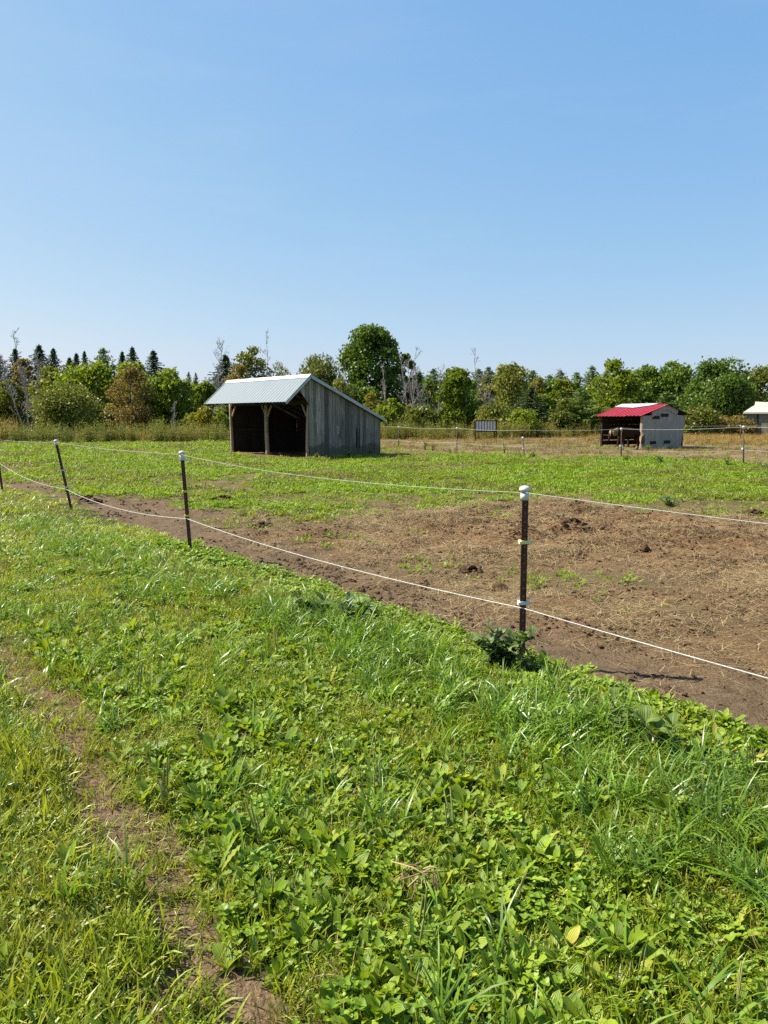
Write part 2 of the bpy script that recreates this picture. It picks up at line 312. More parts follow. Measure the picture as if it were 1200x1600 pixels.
    t = NT('plastic_white'); n = t.noise(t.coord('Object'), 20, 4); t.done(t.ramp(n, [(0.3, (0.46, 0.46, 0.44)), (0.7, (0.62, 0.62, 0.60))]), 0.4, 0.45)
    t = NT('slat_white'); n = t.noise(t.coord('Object'), 6, 4); t.done(t.ramp(n, [(0.3, (0.62, 0.60, 0.55)), (0.7, (0.80, 0.79, 0.75))]), 0.7, 0.2)
    t = NT('plastic_yellow'); t.done((0.66, 0.52, 0.07), 0.45, 0.45)
    t = NT('plastic_pale_yellow'); t.done((0.70, 0.62, 0.28), 0.45, 0.45)
    t = NT('rope_white'); n = t.noise(t.coord('Object'), 60, 3); t.done(t.ramp(n, [(0.3, (0.30, 0.30, 0.27)), (0.7, (0.56, 0.56, 0.52))]), 0.75, 0.2)
    t = NT('wire_grey'); t.done((0.36, 0.37, 0.34), 0.7, 0.2)
    t = NT('wood_stake'); n = t.noise(t.coord('Object', (9, 9, 2)), 3, 5); t.done(t.ramp(n, [(0.3, (0.05, 0.04, 0.03)), (0.7, (0.13, 0.10, 0.08))]), 0.85, 0.2)
    # animal, droppings, straw
    t = NT('pony_coat'); n = t.noise(t.coord('Object'), 9, 4); t.done(t.ramp(n, [(0.3, (0.013, 0.0055, 0.003)), (0.7, (0.040, 0.017, 0.008))]), 0.75, 0.08)
    t = NT('pony_mane'); n = t.noise(t.coord('Object', (30, 30, 4)), 4, 4); t.done(t.ramp(n, [(0.3, (0.13, 0.085, 0.04)), (0.7, (0.29, 0.21, 0.11))]), 0.6, 0.3)
    t = NT('pony_tail'); n = t.noise(t.coord('Object', (30, 30, 4)), 4, 4); t.done(t.ramp(n, [(0.3, (0.10, 0.065, 0.04)), (0.7, (0.26, 0.19, 0.12))]), 0.6, 0.3)
    t = NT('pony_sock'); t.done((0.62, 0.58, 0.52), 0.7, 0.2)
    t = NT('hoof'); t.done((0.05, 0.04, 0.035), 0.6, 0.3)
    t = NT('pony_eye'); t.done((0.01, 0.008, 0.006), 0.1, 0.6)
    t = NT('manure'); n = t.noise(t.coord('Object'), 30, 5, 0.7); t.bump(n, 0.8, 0.02); t.done(t.ramp(n, [(0.35, (0.032, 0.018, 0.010)), (0.7, (0.11, 0.066, 0.035))]), 0.95, 0.1)
    t = NT('clod'); n = t.noise(t.pos(), 40, 5, 0.7); t.bump(n, 0.8, 0.01); t.done(t.ramp(n, [(0.35, (0.045, 0.026, 0.013)), (0.7, (0.145, 0.092, 0.050))]), 0.95, 0.1)
    t = NT('straw'); r = t.attr('rnd'); t.done(t.ramp(r, [(0.0, (0.085, 0.050, 0.020)), (0.5, (0.22, 0.145, 0.060)), (1.0, (0.46, 0.35, 0.17))]), 0.6, 0.25)
    t = NT('seed_stalk'); r = t.attr('rnd'); t.done(t.ramp(r, [(0.0, (0.12, 0.15, 0.03)), (1.0, (0.28, 0.28, 0.09))]), 0.7, 0.2)
    t = NT('trunk_stem'); t.done((0.09, 0.10, 0.04), 0.8, 0.2)
make_materials()

# ------------------------------------------------------------------ mesh building
def tag(o, label=None, cat=None, group=None, kind=None):
    if label: o['label'] = label
    if cat: o['category'] = cat
    if group: o['group'] = group
    if kind: o['kind'] = kind
    return o
def empty(name, loc=(0, 0, 0), rz=0.0):
    o = bpy.data.objects.new(name, None); COL.objects.link(o); o.location = loc; o.rotation_euler = (0, 0, rz); o.empty_display_size = 0.2
    return o
def link(name, me, mat=None, parent=None, coll=None, smooth=False):
    if mat is not None and not me.materials: me.materials.append(MATS[mat])
    o = bpy.data.objects.new(name, me); (coll or COL).objects.link(o)
    if parent is not None: o.parent = parent
    if smooth: me.polygons.foreach_set('use_smooth', np.ones(len(me.polygons), bool))
    return o
def np_mesh(name, V, Fq, rnd=None, attrs=None):
    """Mesh from arrays: V (n,3), Fq (m,3 or 4)."""
    V = np.ascontiguousarray(V, np.float32); Fq = np.ascontiguousarray(Fq, np.int32); k = Fq.shape[1]
    me = bpy.data.meshes.new(name)
    me.vertices.add(len(V)); me.vertices.foreach_set('co', V.ravel())
    me.loops.add(Fq.size); me.loops.foreach_set('vertex_index', Fq.ravel())
    me.polygons.add(len(Fq)); me.polygons.foreach_set('loop_start', np.arange(0, Fq.size, k, dtype=np.int32)); me.polygons.foreach_set('loop_total', np.full(len(Fq), k, np.int32))
    if rnd is not None:
        a = me.attributes.new('rnd', 'FLOAT', 'POINT'); a.data.foreach_set('value', np.ascontiguousarray(rnd, np.float32))
    for nm, arr in (attrs or {}).items():
        a = me.attributes.new(nm, 'FLOAT', 'POINT'); a.data.foreach_set('value', np.ascontiguousarray(arr, np.float32))
    me.update(calc_edges=True); me.validate()
    return me
class MB:
    """Collects shapes of ONE part."""
    def __init__(s): s.v, s.f, s.r, s.l = [], [], [], []
    def add(s, V, Fs, r=None, lv=None):
        s.l += lv or [0.5] * len(V); o = len(s.v); s.v += [tuple(p) for p in V]; s.f += [tuple(i + o for i in f) for f in Fs]; s.r += [random.random() if r is None else r] * len(V)
    def box(s, c, d, rot=None, taper=1.0):
        x, y, z = d[0] / 2, d[1] / 2, d[2] / 2
        P = [Vector((sx * x * (taper if sz > 0 else 1), sy * y * (taper if sz > 0 else 1), sz * z)) for sz in (-1, 1) for sx, sy in ((-1, -1), (1, -1), (1, 1), (-1, 1))]
        if rot is not None: P = [rot @ p for p in P]
        s.add([p + Vector(c) for p in P], [(3, 2, 1, 0), (4, 5, 6, 7), (0, 1, 5, 4), (1, 2, 6, 5), (2, 3, 7, 6), (3, 0, 4, 7)]); return s
    def bar(s, a, b, w, d=None, up=(0, 0, 1)):
        a, b = Vector(a), Vector(b); z = (b - a).normalized(); x = Vector(up).cross(z)
        if x.length < 1e-3: x = Vector((1, 0, 0)).cross(z)
        x.normalize(); y = z.cross(x); d = d or w
        s.add([p + x * sx * w / 2 + y * sy * d / 2 for p in (a, b) for sx, sy in ((-1, -1), (1, -1), (1, 1), (-1, 1))], [(3, 2, 1, 0), (4, 5, 6, 7), (0, 1, 5, 4), (1, 2, 6, 5), (2, 3, 7, 6), (3, 0, 4, 7)]); return s
    def tube(s, P, R, n=8, cap=True):
        P = [Vector(p) for p in P]; R = [R] * len(P) if isinstance(R, (int, float)) else R
        V, Fs = [], []; px = None
        for i, p in enumerate(P):
            t = (P[min(i + 1, len(P) - 1)] - P[max(i - 1, 0)]).normalized()
            if px is None: px = t.cross(Vector((0, 0, 1)) if abs(t.z) < 0.9 else Vector((1, 0, 0)))
            px = (px - t * px.dot(t)).normalized(); py = t.cross(px)
            for k in range(n):
                a = 2 * math.pi * k / n; V.append(p + (px * math.cos(a) + py * math.sin(a)) * R[i])
        for i in range(len(P) - 1):
            for k in range(n): Fs.append((i * n + k, i * n + (k + 1) % n, (i + 1) * n + (k + 1) % n, (i + 1) * n + k))
        if cap: Fs += [tuple(range(n - 1, -1, -1)), tuple(range((len(P) - 1) * n, len(P) * n))]
        s.add(V, Fs); return s
    def lathe(s, prof, c=(0, 0, 0), n=16):
        V = [(c[0] + r * math.cos(2 * math.pi * k / n), c[1] + r * math.sin(2 * math.pi * k / n), c[2] + z) for r, z in prof for k in range(n)]
        Fs = [(i * n + k, i * n + (k + 1) % n, (i + 1) * n + (k + 1) % n, (i + 1) * n + k) for i in range(len(prof) - 1) for k in range(n)]
        Fs += [tuple(range(n - 1, -1, -1)), tuple(range((len(prof) - 1) * n, len(prof) * n))]
        s.add(V, Fs); return s
    def prism(s, poly, h):
        """Polygon (3-D points) pushed along vector h."""
        n = len(poly); P = [Vector(p) for p in poly]; h = Vector(h)
        s.add(P + [p + h for p in P], [tuple(range(n))[::-1], tuple(range(n, 2 * n))] + [(i, (i + 1) % n, n + (i + 1) % n, n + i) for i in range(n)]); return s
    def mesh(s, name):
        me = bpy.data.meshes.new(name); me.from_pydata(s.v, [], s.f); me.update()
        a = me.attributes.new('rnd', 'FLOAT', 'POINT'); a.data.foreach_set('value', np.array(s.r, np.float32))
        a = me.attributes.new('lv', 'FLOAT', 'POINT'); a.data.foreach_set('value', np.array(s.l, np.float32)); return me
    def build(s, name, mat, parent=None, smooth=False, fix=True, coll=None):
        me = s.mesh(name)
        if fix:
            b = bmesh.new(); b.from_mesh(me); bmesh.ops.recalc_face_normals(b, faces=b.faces); b.to_mesh(me); b.free()
        return link(name, me, mat, parent, coll, smooth)

def scatter(name, protos, pts, rots, scl, idx, label, cat):
    """One 'stuff' object: copies of small growth over many ground points."""
    coll = bpy.data.collections.new(name + '_kinds')
    for o in protos:
        coll.objects.link(o)
    n = len(pts); me = bpy.data.meshes.new(name); me.vertices.add(n); me.vertices.foreach_set('co', np.ascontiguousarray(pts, np.float32).ravel())
    a = me.attributes.new('rot', 'FLOAT_VECTOR', 'POINT'); a.data.foreach_set('vector', np.ascontiguousarray(rots, np.float32).ravel())
    a = me.attributes.new('scl', 'FLOAT_VECTOR', 'POINT'); a.data.foreach_set('vector', np.ascontiguousarray(scl, np.float32).ravel())
    a = me.attributes.new('idx', 'INT', 'POINT'); a.data.foreach_set('value', np.ascontiguousarray(idx, np.int32))
    me.update()
    o = bpy.data.objects.new(name, me); COL.objects.link(o); tag(o, label, cat, kind='stuff')
    g = bpy.data.node_groups.new(name + '_scatter', 'GeometryNodeTree')
    g.interface.new_socket('Geometry', in_out='INPUT', socket_type='NodeSocketGeometry'); g.interface.new_socket('Geometry', in_out='OUTPUT', socket_type='NodeSocketGeometry')
    N = g.nodes; gi, go = N.new('NodeGroupInput'), N.new('NodeGroupOutput')
    ci = N.new('GeometryNodeCollectionInfo'); ci.inputs['Collection'].default_value = coll; ci.inputs['Separate Children'].default_value = True; ci.inputs['Reset Children'].default_value = True
    ip = N.new('GeometryNodeInstanceOnPoints'); ip.inputs['Pick Instance'].default_value = True
    def na(nm, ty):
        q = N.new('GeometryNodeInputNamedAttribute'); q.data_type = ty; q.inputs['Name'].default_value = nm; return q.outputs['Attribute']
    er = N.new('FunctionNodeEulerToRotation')
    L = g.links
    L.new(gi.outputs[0], ip.inputs['Points']); L.new(ci.outputs[0], ip.inputs['Instance']); L.new(na('idx', 'INT'), ip.inputs['Instance Index'])
    L.new(na('rot', 'FLOAT_VECTOR'), er.inputs[0]); L.new(er.outputs[0], ip.inputs['Rotation']); L.new(na('scl', 'FLOAT_VECTOR'), ip.inputs['Scale']); L.new(ip.outputs[0], go.inputs[0])
    o.modifiers.new('scatter', 'NODES').node_group = g
    return o

# ------------------------------------------------------------------ the ground sheet
def build_ground():
    ys = np.concatenate([np.linspace(-40, 0.6, 14, endpoint=False), np.geomspace(0.6, 7, 150, endpoint=False), np.geomspace(7, 60, 190, endpoint=False), np.geomspace(60, 900, 36)])
    u = np.linspace(-1, 1, 250); u = np.sign(u) * (0.55 * np.abs(u) + 0.45 * np.abs(u) ** 3)
    hw = np.clip(0.85 * np.abs(ys) + 6.0, 3, None) * np.where(ys > 60, 1.6, 1.0) + np.where(ys < 0.6, 25, 0)
    X = u[None, :] * hw[:, None]; Y = np.repeat(ys[:, None], len(u), 1)
    Z = zt(X, Y)
    V = np.stack([X, Y, Z], -1).reshape(-1, 3)
    r, c = len(ys), len(u); i = np.arange((r - 1) * (c - 1)); a = (i // (c - 1)) * c + i % (c - 1)
    Fq = np.stack([a, a + 1, a + c + 1, a + c], 1)
    x, y = V[:, 0], V[:, 1]
    so = m_soil(x, y)
    straw = so * np.clip(sstep(-1.0, 1.5, x + 0.35 * (y - 6)) * sstep(0.5, 2.2, y - y_low(x) + (fbm(x, y, 71) - 0.5) * 2) * (0.35 + 1.1 * fbm(x * 1.5, y * 1.5, 73)), 0, 1)
    me = np_mesh('paddock_ground', V, Fq, attrs=dict(soil=so, straw=straw, litter=m_litter(x, y), dry=m_dry(x, y), rut=m_rut(x, y), farness=np.maximum(sstep(9, 20, y), sstep(0.2, 0.8, y - y_low(x)))))
    o = link('paddock_ground', me, 'ground_soil', smooth=True)
    tag(o, 'flat grassy pasture ground with a trodden brown soil strip', 'ground', kind='structure')
build_ground()

# ------------------------------------------------------------------ the big run-in shed
def roof_sheet(mb_name, mat, parent, x0, x1, p0, p1, rib=0.17, h=0.034, coll=None):
    """Ribbed metal sheet between local x0..x1, sloping from (y,z)=p0 to p1."""
    d = Vector((0, p1[0] - p0[0], p1[1] - p0[1])); nrm = Vector((1, 0, 0)).cross(d).normalized()
    if nrm.z < 0: nrm = -nrm
    prof = []; x = x0
    while x < x1 - 1e-4:
        for fx, fz in ((0, 0), (0.30, 0), (0.40, 1), (0.58, 1), (0.68, 0)):
            if x + fx * rib <= x1: prof.append((x + fx * rib, fz * h))
        x += rib
    prof.append((x1, 0))
    V, Fs = [], []
    for q, base in ((0, Vector((0, *p0))), (1, Vector((0, *p1)))):
        for px, pz in prof: V.append(base + Vector((px, 0, 0)) + nrm * pz)
    n = len(prof)
    for q in (0, 1):
        for k in range(n): V.append(V[q * n + k] - nrm * 0.006)
    for k in range(n - 1):
        Fs += [(k, k + 1, n + k + 1, n + k), (2 * n + k + 1, 2 * n + k, 3 * n + k, 3 * n + k + 1), (k, 2 * n + k, 2 * n + k + 1, k + 1), (n + k, n + k + 1, 3 * n + k + 1, 3 * n + k)]
    m = MB(); m.add(V, Fs); return m.build(mb_name, mat, parent)

def plank(parent, mat, x, y, ax, w, z0, ztop, th=0.025, notch=None, name='plank'):
    """Upright board: runs along local axis ax ('x' or 'y') for width w, its top cut to follow the roof."""
    def zt_(s): return ztop(s)
    a, b = (x, x + w) if ax == 'x' else (y, y + w)
    ja, jb = random.uniform(0.002, 0.009), random.uniform(0.002, 0.009)
    ja, jb = (ja, jb) if mat == 'weathered_board' else (0.0006, 0.0006)
    a, b = a + ja, b - jb; zb = z0 + random.uniform(-0.03, 0.03)
    poly = [(a, zb), (b, zb + random.uniform(-0.03, 0.03))]
    if notch: poly += [(b, notch[0]), (b - notch[2], notch[0] + 0.08), (b - notch[2] * 0.8, notch[1] - 0.1), (b, notch[1])]
    poly += [(b, zt_(b)), (a, zt_(a))]
    jit = random.uniform(-0.010, 0.014)
    P = [(p, y + jit, q) if ax == 'x' else (x + jit, p, q) for p, q in poly]
    m = MB(); m.prism(P, (0, th, 0) if ax == 'x' else (th, 0, 0)); return m.build(name, mat, parent)

def build_shed():
    z0 = zt1(SHED_O.x, SHED_O.y) - 0.03
    r = empty('wooden_shed', (SHED_O.x, SHED_O.y, z0), SHED_R)
    tag(r, 'open fronted weathered grey board shed with a pale ribbed metal roof', 'shed')
    Wd, D = 6.3, 3.55; ZR, ZE, ZB = 3.22, 2.2, 1.62; OV = 1.13
    back = lambda y: ZR - 0.10 - (ZR - ZB) * y / D
    # log posts, the crooked door posts each with its braces
    for k, x in enumerate((-Wd + 0.06, -Wd / 2, -0.10)):
        m = MB(); n = 9; P, R = [], []
        for i in range(n):
            t = i / (n - 1); P.append((x + 0.025 * math.sin(3 * t + k * 2), 0.03 + 0.02 * math.cos(4 * t + k), -0.15 + t * 2.36)); R.append((0.075, 0.088, 0.07)[k] * (1.06 - 0.12 * t) * random.uniform(0.95, 1.05))
        p = m.tube(P, R, 10).build('post', 'log_post', r, smooth=True)
    for x, s in ((-Wd + 0.1, 1), (-Wd / 2, -1), (-Wd / 2, 1), (-0.12, -1)):
        MB().bar((x + s * 0.06, 0.03, 1.66), (x + s * 0.38, 0.03, 2.12), 0.05, 0.06, (0, 1, 0)).build('brace', 'log_post', r)
    MB().bar((-Wd - 0.05, 0.03, 2.19), (0.0, 0.03, 2.19), 0.13, 0.16).build('beam', 'stable_board', r)
    MB().bar((-Wd - 0.1, 0.02, ZR - 0.20), (0.0, 0.02, ZR - 0.20), 0.06, 0.14).build('ridge_beam', 'stable_board', r)
    for i in range(9):                                              # rafters under both slopes
        x = -Wd + 0.05 + i * (Wd - 0.15) / 8
        MB().bar((x, 0.05, ZR - 0.17), (x, D - 0.05, ZB - 0.10), 0.05, 0.10).build('rafter', 'stable_board', r)
        MB().bar((x, -0.02, ZR - 0.19), (x, -OV + 0.05, ZE - 0.05), 0.05, 0.10).build('rafter', 'stable_board', r)
    rw = MB().box((-0.05, D / 2, 0.05), (0.08, D - 0.2, 0.1)).build('side_wall', 'stable_board', r)        # sill beams that carry the boards
    lw = MB().box((-Wd + 0.06, D / 2, 0.05), (0.08, D - 0.2, 0.1)).build('side_wall', 'stable_board', r)
    bw = MB().box((-Wd / 2, D - 0.06, 0.03), (Wd - 0.2, 0.08, 0.06)).build('back_wall', 'stable_board', r)
    m = MB()
    for q in (0.25, 0.5, 0.75): m.bar((-Wd - 0.05, q * D, ZR - 0.055 - (ZR - ZB) * q), (0.0, q * D, ZR - 0.055 - (ZR - ZB) * q), 0.05, 0.04)
    for q in (0.3, 0.8): m.bar((-Wd - 0.05, -q * OV, ZR - 0.055 - (ZR - ZE) * q), (0.0, -q * OV, ZR - 0.055 - (ZR - ZE) * q), 0.05, 0.04)
    rf = m.build('roof', 'stable_board', r)                                                             # purlins under the sheets
    # gable boards, right-hand end: every plank its own piece, one split open and one rotted
    y = 0.0; k = 0
    while y < D - 0.05:
        w = min(random.choice((0.13, 0.16, 0.19, 0.22, 0.25)), D - y)
        if D - y - w < 0.08: w = D - y
        notch = None
        if k in (7,): notch = (0.78, 1.15, 0.06)
        if k in (11, 12): notch = (0.35, 1.25, 0.07)
        plank(rw, 'weathered_board', 0.012, y, 'y', w, 0.0, back, notch=notch)
        if k == 7: MB().box((0.044, y + w * 0.5, 1.12), (0.012, w * 0.6, 0.34)).build('split_scar', 'raw_split_wood', rw)
        y += w; k += 1
    fr = lambda y: ZR - 0.10 + (ZR - ZE) * y / OV                   # triangular boards under the front slope
    for y0, y1 in ((-0.19, -0.005), (-0.37, -0.195), (-0.54, -0.375)):
        lo = lambda s: 2.12 - s * 1.25
        P = [(0.012, y0, lo(y0)), (0.012, y1, lo(y1)), (0.012, y1, fr(y1)), (0.012, y0, fr(y0))]
        if P[0][2] < P[3][2]: MB().prism(P, (0.025, 0, 0)).build('plank', 'weathered_board', rw)
    y = 0.0
    while y < D - 0.05:                                             # far end wall and back wall
        w = min(random.uniform(0.17, 0.24), D - y); plank(lw, 'stable_board', -Wd - 0.012, y, 'y', w, 0.0, back); y += w
    x = -Wd
    while x < -0.05:
        w = min(random.uniform(0.17, 0.25), -x); plank(bw, 'stable_board', x, D, 'x', w, 0.0, lambda s: ZB - 0.04); x += w
    MB().box((-Wd / 2, D - 0.05, 1.05), (Wd - 0.1, 0.06, 0.12)).build('wall_rail', 'stable_board', r)
    MB().box((-Wd + 0.06, D / 2, 1.05), (0.06, D - 0.2, 0.12)).build('wall_rail', 'stable_board', r)
    MB().box((-0.05, D / 2, 1.05), (0.06, D - 0.2, 0.12)).build('wall_rail', 'stable_board', r)
    x = -Wd + 0.1
    while x < -0.4:                                                 # kick boards, lower half of the back
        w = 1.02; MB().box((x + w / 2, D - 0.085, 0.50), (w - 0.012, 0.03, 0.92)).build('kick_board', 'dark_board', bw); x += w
    # roof sheets, ridge cap and trim
    xs = np.linspace(-Wd - 0.16, 0.17, 8)
    for i in range(7):
        roof_sheet('roof_sheet', 'galvanised_roof', rf, xs[i] + 0.002, xs[i + 1] - 0.002, (-OV, ZE), (0.0, ZR), 0.226, 0.013)
        roof_sheet('roof_sheet', 'galvanised_roof', rf, xs[i] + 0.002, xs[i + 1] - 0.002, (0.0, ZR), (D + 0.12, ZB - 0.055), 0.226, 0.042)
    m = MB(); c = [(-0.13, ZR - 0.085), (0.0, ZR + 0.045), (0.16, ZR - 0.03)]
    x0, x1 = -Wd - 0.18, 0.19
    m.add([(x, *q) for x in (x0, x1) for q in c] + [(x, q[0], q[1] - 0.008) for x in (x0, x1) for q in c],
          [(0, 1, 4, 3), (1, 2, 5, 4), (6, 9, 10, 7), (7, 10, 11, 8), (0, 3, 9, 6), (2, 8, 11, 5), (0, 6, 7, 1), (1, 7, 8, 2), (3, 4, 10, 9), (4, 5, 11, 10)])
    m.build('ridge_cap', 'ridge_metal', rf)
    for xx in (0.175, -Wd - 0.165):
        MB().bar((xx, 0.0, ZR - 0.045), (xx, D + 0.13, ZB - 0.10), 0.02, 0.12).build('rake_trim', 'roof_trim', rf)
        MB().bar((xx, 0.0, ZR - 0.045), (xx, -OV - 0.01, ZE - 0.045), 0.02, 0.12).build('rake_trim', 'roof_trim', rf)
    MB().bar((-Wd - 0.15, D + 0.10, ZB - 0.12), (0.16, D + 0.10, ZB - 0.12), 0.03, 0.10).build('fascia', 'stable_board', rf)
build_shed()

# ------------------------------------------------------------------ the little red-roofed pony shelter
def build_red_shed():
    a = G(1001, 701.5); z0 = zt1(a.x, a.y) - 0.02
    r = empty('pony_shelter', (a.x, a.y, z0), math.radians(-62)); tag(r, 'small pony shelter with a red metal roof and grey patched side', 'shed')
    L, D, ZE, ZR = 2.72, 3.0, 1.66, 2.18; RY = 1.58
    zf = lambda y: ZE + (ZR - ZE) * (y / RY) if y < RY else ZR - (ZR - 1.72) * (y - RY) / (D - RY)
    # grey side: upright sheets, the last one leaning in towards its foot
    ys = [0.0, 0.92, 1.62, 2.38, 3.0]
    for k in range(4):
        y0, y1 = ys[k] + 0.006, ys[k + 1] - 0.006
        top = [(0, y1, min(zf(y1) - 0.06, 1.64)), (0, y0, min(zf(y0) - 0.05, 1.64))]
        if k == 3: poly = [(0, y0, 0), (0, y1 - 0.22, 0.02), (0, y1 + 0.05, 1.62), (0, y0, 1.66)]
        else: poly = [(0, y0, 0), (0, y1, 0)] + top
        MB().prism(poly, (0.03, 0, 0)).build('side_panel', 'grey_sheathing', r)
    MB().prism([(0, 0.55, 1.64), (0, 2.5, 1.64), (0, RY, zf(RY) - 0.07)], (0.022, 0, 0)).build('gable_panel', 'grey_sheathing', r)
    MB().bar((0.045, 0.62, 1.66), (0.045, 1.56, 2.06), 0.24, 0.02, (1, 0, 0)).build('verge_board', 'grey_sheathing', r)
    MB().bar((0.05, 1.60, 2.07), (0.05, 2.42, 1.78), 0.26, 0.02, (1, 0, 0)).build('verge_board', 'grey_sheathing', r)
    for y, z, w in ((0.92, 1.53, 0.48), (1.52, 1.64, 0.52), (0.78, 0.30, 0.40), (1.78, 0.32, 0.44)):
        MB().box((0.042, y, z), (0.02, w, 0.15)).build('side_vent', 'dark_board', r)  # dark blocks that stand for the vents in the grey side
    # frame, back, far end, all of boards coloured near black to deepen the shade inside
    for x, y in ((-0.05, 0.04), (-L + 0.04, 0.04)): MB().bar((x, y, -0.1), (x, y, 1.62), 0.09).build('post', 'log_post' if x > -1 else 'dark_board', r)
    for z in np.arange(0.1, 1.5, 0.27):
        MB().box((-L / 2, D - 0.03, z + 0.12), (L - 0.05, 0.03, 0.27)).build('wall_board', 'dark_board', r)
        MB().box((-L + 0.02, D / 2, z + 0.12), (0.03, D - 0.1, 0.262 if z > 0.6 else 0.235)).build('wall_board', 'dark_board', r)
    MB().box((-L / 2, D - 0.035, 1.62), (L - 0.05, 0.03, 0.16)).build('wall_board', 'dark_board', r)
    MB().box((-L + 0.02, D / 2, 1.6), (0.03, D - 0.1, 0.2)).build('wall_board', 'dark_board', r)
    MB().bar((-L, 0.04, 1.62), (0, 0.04, 1.62), 0.07, 0.1).build('beam', 'dark_board', r)
    MB().box((-1.42, 0.62, 0.5), (0.07, 0.07, 1.1)).build('post', 'dark_board', r)
    xs = np.linspace(-L - 0.22, 0.16, 4)
    for i in range(3):
        roof_sheet('roof_sheet', 'red_roof', r, xs[i], xs[i + 1] - 0.004, (-0.26, ZE - 0.06 + random.uniform(-0.015, 0.015)), (RY, ZR), 0.24, 0.03)
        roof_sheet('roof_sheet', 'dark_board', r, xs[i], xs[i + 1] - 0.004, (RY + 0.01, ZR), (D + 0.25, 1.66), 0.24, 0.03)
    m = MB(); m.prism([(-L - 0.2, RY - 0.45, ZR - 0.098), (-1.5, RY - 0.62, ZR - 0.155), (-0.62, RY - 0.28, ZR - 0.045), (-0.45, RY + 0.02, ZR + 0.05), (-L - 0.2, RY + 0.02, ZR + 0.05)], (0, 0, 0.012)); m.build('ridge_flashing', 'ridge_metal', r)
build_red_shed()

# ------------------------------------------------------------------ white canvas shelter at the right edge
def build_canopy():
    c = G(1160, 682); r = empty('canvas_shelter', (c.x, c.y, zt1(c.x, c.y)), math.radians(-30)); tag(r, 'white canvas topped shelter on dark posts beyond the red roofed shed', 'shelter')
    L, D, ZE, ZR = 4.2, 3.2, 1.88, 2.72
    n = 9; V, Fs = [], []
    for th in (0, -0.02):
        for i in range(n):
            t = i / (n - 1); y = t * D - 0.12; h = ZE + (ZR - ZE) * (1 - abs(2 * t - 1)) ** 0.9
            for j in range(7):
                x = -0.05 + j / 6 * (L + 0.1); lift = 1.0
                if j == 0: x += (1 - abs(2 * t - 1)) * 1.05
                V.append((x, y, h - 0.03 * math.sin(j * math.pi / 1.0 + 1.57) * (1 - abs(2 * t - 1)) + th))
    q = n * 7
    for i in range(n - 1):
        for j in range(6): a = i * 7 + j; Fs += [(a, a + 1, a + 8, a + 7), (q + a, q + a + 7, q + a + 8, q + a + 1)]
    for j in range(6): Fs += [(j, q + j, q + j + 1, j + 1), ((n - 1) * 7 + j, (n - 1) * 7 + j + 1, q + (n - 1) * 7 + j + 1, q + (n - 1) * 7 + j)]
    for i in range(n - 1): Fs += [(i * 7, (i + 1) * 7, q + (i + 1) * 7, q + i * 7), (i * 7 + 6, q + i * 7 + 6, q + (i + 1) * 7 + 6, (i + 1) * 7 + 6)]
    m = MB(); m.add(V, Fs); m.build('canopy', 'tarp_white', r)
    MB().prism([(-0.06, -0.12, ZE - 0.01), (-0.06, D - 0.12, ZE - 0.01), (0.97, D / 2 - 0.12, ZR - 0.02)], (0.02, 0, -0.012)).build('hip_end', 'tarp_white', r)
    m = MB(); m.prism([(-0.06, -0.14, ZE - 0.10), (L + 0.05, -0.14, ZE - 0.10), (L + 0.05, -0.14, ZE + 0.03), (-0.06, -0.14, ZE + 0.03)], (0, 0.012, 0)); m.build('valance', 'tarp_white', r)
    for x in (0.02, 0.98, 1.85, 3.2, 4.15):
        MB().bar((x, 0, -0.1), (x, 0, ZE), 0.07 if x < 1 else 0.13).build('post', 'dark_board', r)
        MB().bar((x, D - 0.25, -0.1), (x, D - 0.25, ZE), 0.08).build('post', 'dark_board', r)
    MB().bar((0, 0.0, ZE - 0.08), (L, 0.0, ZE - 0.08), 0.05, 0.09).build('beam', 'dark_board', r)
    MB().box((1.42, 0.05, 1.02), (0.72, 0.02, 1.58)).build('side_sheet', 'tarp_grey', r)
    MB().box((2.6, 0.05, 1.02), (1.1, 0.02, 1.58)).build('side_sheet', 'tarp_grey', r)
    MB().prism([(0.05, 0.04, ZE - 0.12), (0.94, 0.04, ZE - 0.12), (0.94, 0.04, 1.12), (0.05, 0.04, 1.30)], (0, 0.02, 0)).build('side_sheet', 'tarp_grey', r)
    MB().prism([(0.95, -0.06, 0.95), (0.75, -0.06, 0.28), (0.62, -0.06, 0.28), (0.80, -0.06, 0.95)], (0, 0.03, 0)).build('tied_flap', 'tarp_white', r)
    MB().box((2.1, D - 0.2, 0.9), (L, 0.03, 1.8)).build('back_wall', 'dark_board', r)
    MB().bar((0.0, 0.02, 1.25), (1.0, 0.02, 1.08), 0.05, 0.08).build('rail', 'dark_board', r)
build_canopy()

